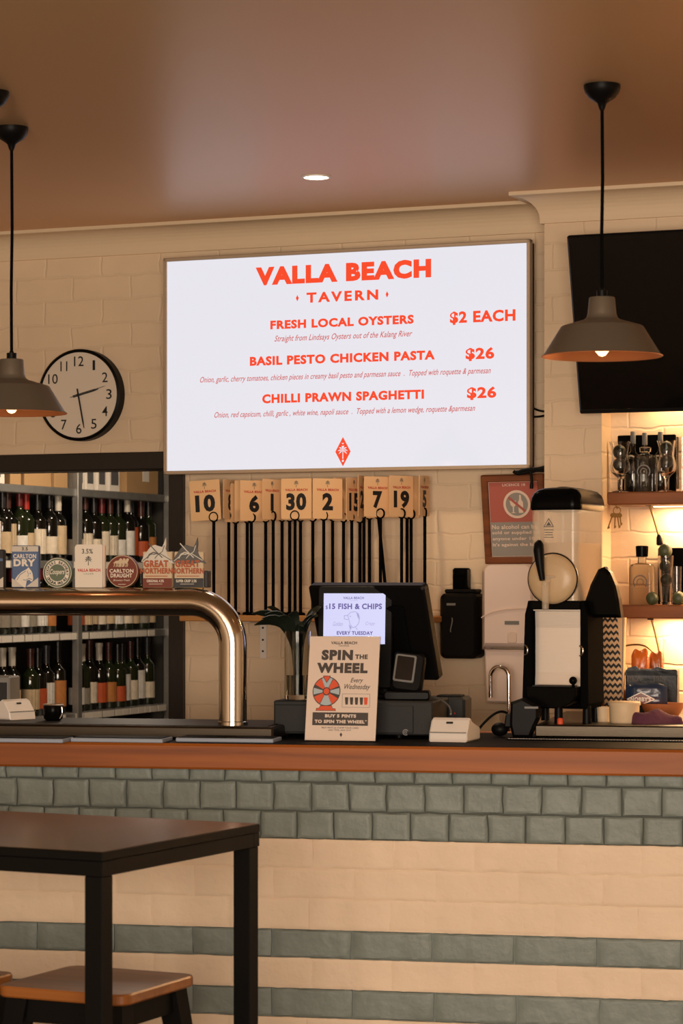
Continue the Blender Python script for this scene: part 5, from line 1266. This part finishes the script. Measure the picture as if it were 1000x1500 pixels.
# ------------------------------------------------------------------ ceiling fittings
def canopy(t, z0, m):
    MB().lathe([(0, 0), (27*m, 0), (27*m, -5*m), (25*m, -11*m), (19*m, -19*m), (11*m, -24*m), (7*m, -27*m), (5*m, -33*m), (3.4*m, -37*m)], (0, 0, z0), 28).build('canopy', 'black', t)
def pendant(px, D, yrim, label):
    m = 6.63/F; X0 = (px-500)/F*D; zr = CZ-(yrim-HY)/F*D
    t = thing('pendant_lamp', label, 'pendant lamp', (X0, D, CEIL), 0, 'gunmetal pendant lamps over the bar')
    canopy(t, 0, m); zc = zr-CEIL
    topz = zc+86*m
    b = MB(); b.tube([(0, 0, -34*m), (.0015, 0, (topz-34*m)*.4), (-.001, 0, (topz)*.7), (0, 0, topz+10*m)], 2.5*m, 10); b.build('cord', 'soft_black', t)
    MB().lathe([(3*m, 0), (4*m, 6*m), (8*m, 8*m), (8*m, -3*m)], (0, 0, topz+2*m), 16).lathe([(2.6*m, 12*m), (5*m, 6*m)], (0, 0, topz+2*m), 12, cap=False).build('cord_grip', 'black', t)
    outer = [(0, topz), (18*m, topz), (19*m, topz-1.5*m), (21*m, topz-24*m), (23*m, topz-30*m), (27*m, topz-33*m), (58*m, topz-42*m), (60.5*m, topz-43.5*m), (85*m, zc+3*m), (89*m, zc)]
    inner = [(88.2*m, zc-1*m), (84*m, zc+1.5*m), (59.5*m, topz-45*m), (27*m, topz-35*m), (20*m, topz-30*m), (17*m, topz-4*m), (0, topz-4*m)]
    b = MB(); b.lathe(outer, seg=64, cap=False); b.lathe([outer[-1]]+inner, seg=64, m=1, cap=False); b.build('shade', ['lamp', 'lamp_in'], t)
    MB().lathe([(11*m, topz-30*m), (11*m, topz-5*m)], seg=18).build('lamp_holder', 'black', t)
    MB().lathe([(0, zc-1*m), (5*m, zc+.8*m), (10*m, zc+7*m), (13*m, zc+20*m), (11*m, zc+36*m), (8*m, zc+46*m), (8*m, zc+54*m)], seg=22).build('bulb', 'bulb', t)
    point('pendant_glow', (X0, D, zr+.005), .35, (1, .55, .24), .012)
    return t
pendant(881.5, 6.63, 521.5, 'gunmetal pendant lamp hanging before the black television')
pendant(17, 7.25, 605, 'gunmetal pendant lamp hanging before the wall clock')
D = 6.72; X0 = (-13-500)/F*D
t = thing('ceiling_fitting', 'black dome fitting on the ceiling at the left picture edge', 'ceiling fitting', (X0, D, CEIL), 0); canopy(t, 0, 6.63/F)
D = (CEIL-CZ)*F/(HY-258.5)
t = thing('downlight', 'small round recessed ceiling downlight above the menu screen', 'downlight', ((463-500)/F*D, D, CEIL), 0); rd = 20.5*D/F
MB().lathe([(rd*.86, -.001), (rd*.9, -.005), (rd*1.06, -.004), (rd*1.08, 0)], seg=32, cap=False).build('trim_ring', 'white_plastic', t)
MB().lathe([(0, -.003), (rd*.88, -.003)], seg=32, cap=False).build('lens', 'downlight', t)
spot('downlight_beam', ((463-500)/F*D, D, CEIL-.02), (0, .05, -1), 26, (1, .72, .44), 110, .8, .04)

# ------------------------------------------------------------------ high table and stools
YT = math.radians(26.5); TZ = .998
nc = P(150, 1248, (CZ-TZ)*F/(1248-HY)); 
t = thing('high_table', 'dark high table with square black steel legs in the foreground', 'table', (nc.x, nc.y, 0), -YT)
L, Wt = 1.35, .735
b = MB(); b.box((-L, 0, TZ-.022), (0, Wt, TZ-.001), .002, 0); b.box((-L+.002, .002, TZ-.0012), (-.002, Wt-.002, TZ), 0, 1); b.build('tabletop', ['black_metal', 'table_top'], t)
b = MB(); z0, z1 = TZ-.056, TZ-.0225
b.box((-L+.001, .001, z0), (-.001, .03, z1), .001); b.box((-L+.001, Wt-.03, z0), (-.001, Wt-.001, z1), .001); b.box((-L+.001, .0305, z0), (-L+.03, Wt-.0305, z1), .001); b.box((-.03, .0305, z0), (-.001, Wt-.0305, z1), .001)
b.build('apron', 'black_metal', t)
for x, y in ((-.003, .003), (-.003, Wt-.049), (-L+.049, .003), (-L+.049, Wt-.049)): MB().box((x-.046, y, 0), (x, y+.046, z0-.0003), .002).build('leg', 'black_metal', t)
def stool(loc, rz, label):
    t = thing('bar_stool', label, 'stool', loc, rz, 'bar stools under the high table'); h = .175; Z1 = .65
    MB().prism(rrect(-h, h, -h, h, .03, 6), 0, .026, smooth=False, bev=.004)
    b = MB(); pts = rrect(-h, h, -h, h, .03, 6)
    n = len(pts); rings = [[(x*k, y*k, z) for x, y in pts] for k, z in ((.985, Z1-.026), (1, Z1-.022), (1, Z1-.004), (.985, Z1))]
    vs = [v for r_ in rings for v in r_]; fs = [(k*n+i, k*n+(i+1) % n, (k+1)*n+(i+1) % n, (k+1)*n+i) for k in range(3) for i in range(n)]
    b.add(vs, fs); b.add(rings[0], [tuple(range(n))]); b.add(rings[-1], [tuple(range(n))]); b.build('seat', 'seat_wood', t)
    b = MB(); 
    for s1, s2 in ((1, 0), (-1, 0), (0, 1), (0, -1)):
        if s1: b.box((s1*(h-.032)-.003, -h+.04, Z1-.085), (s1*(h-.032)+.003, h-.04, Z1-.0265))
        else: b.box((-h+.04, s2*(h-.032)-.003, Z1-.085), (h-.04, s2*(h-.032)+.003, Z1-.0265))
    b.build('apron', 'black_metal', t)
    for sx in (-1, 1):
        for sy in (-1, 1):
            b = MB(); t0, t1 = h-.02, h+.055
            def lg(c, s, z): return [(sx*c, sy*c, z), (sx*(c-s), sy*c, z), (sx*(c-s), sy*(c-s), z), (sx*c, sy*(c-s), z)]
            v = lg(t0, .055, Z1-.0268)+lg(t1, .034, 0)
            b.add(v, [(0, 1, 5, 4), (1, 2, 6, 5), (2, 3, 7, 6), (3, 0, 4, 7), (0, 1, 2, 3), (4, 5, 6, 7)]); b.build('leg', 'black_metal', t)
    zf = .22; k = h+.055-.075*zf/.62-.02
    b = MB()
    for s in (-1, 1): b.box((-k, s*k-.004, zf-.014), (k, s*k+.004, zf+.014)); b.box((s*k-.004, -k, zf-.014), (s*k+.004, k, zf+.014))
    b.build('foot_rail', 'black_metal', t)
    return t
cc = P(143, 1435, (CZ-.65)*F/(1435-HY))
s1 = stool((cc.x, cc.y, 0), math.radians(-25), 'wooden seat bar stool tucked under the high table')
rc = P(7, 1424, (CZ-.65)*F/(1424-HY)); c_, s_ = math.cos(math.radians(25)), math.sin(math.radians(25))
clone(s1, (rc.x-(.175*c_+.175*s_)+.03, rc.y-(-.175*s_+.175*c_), 0), math.radians(-25), 'bar stool at the left picture edge, only its corner showing')
fix_normals()
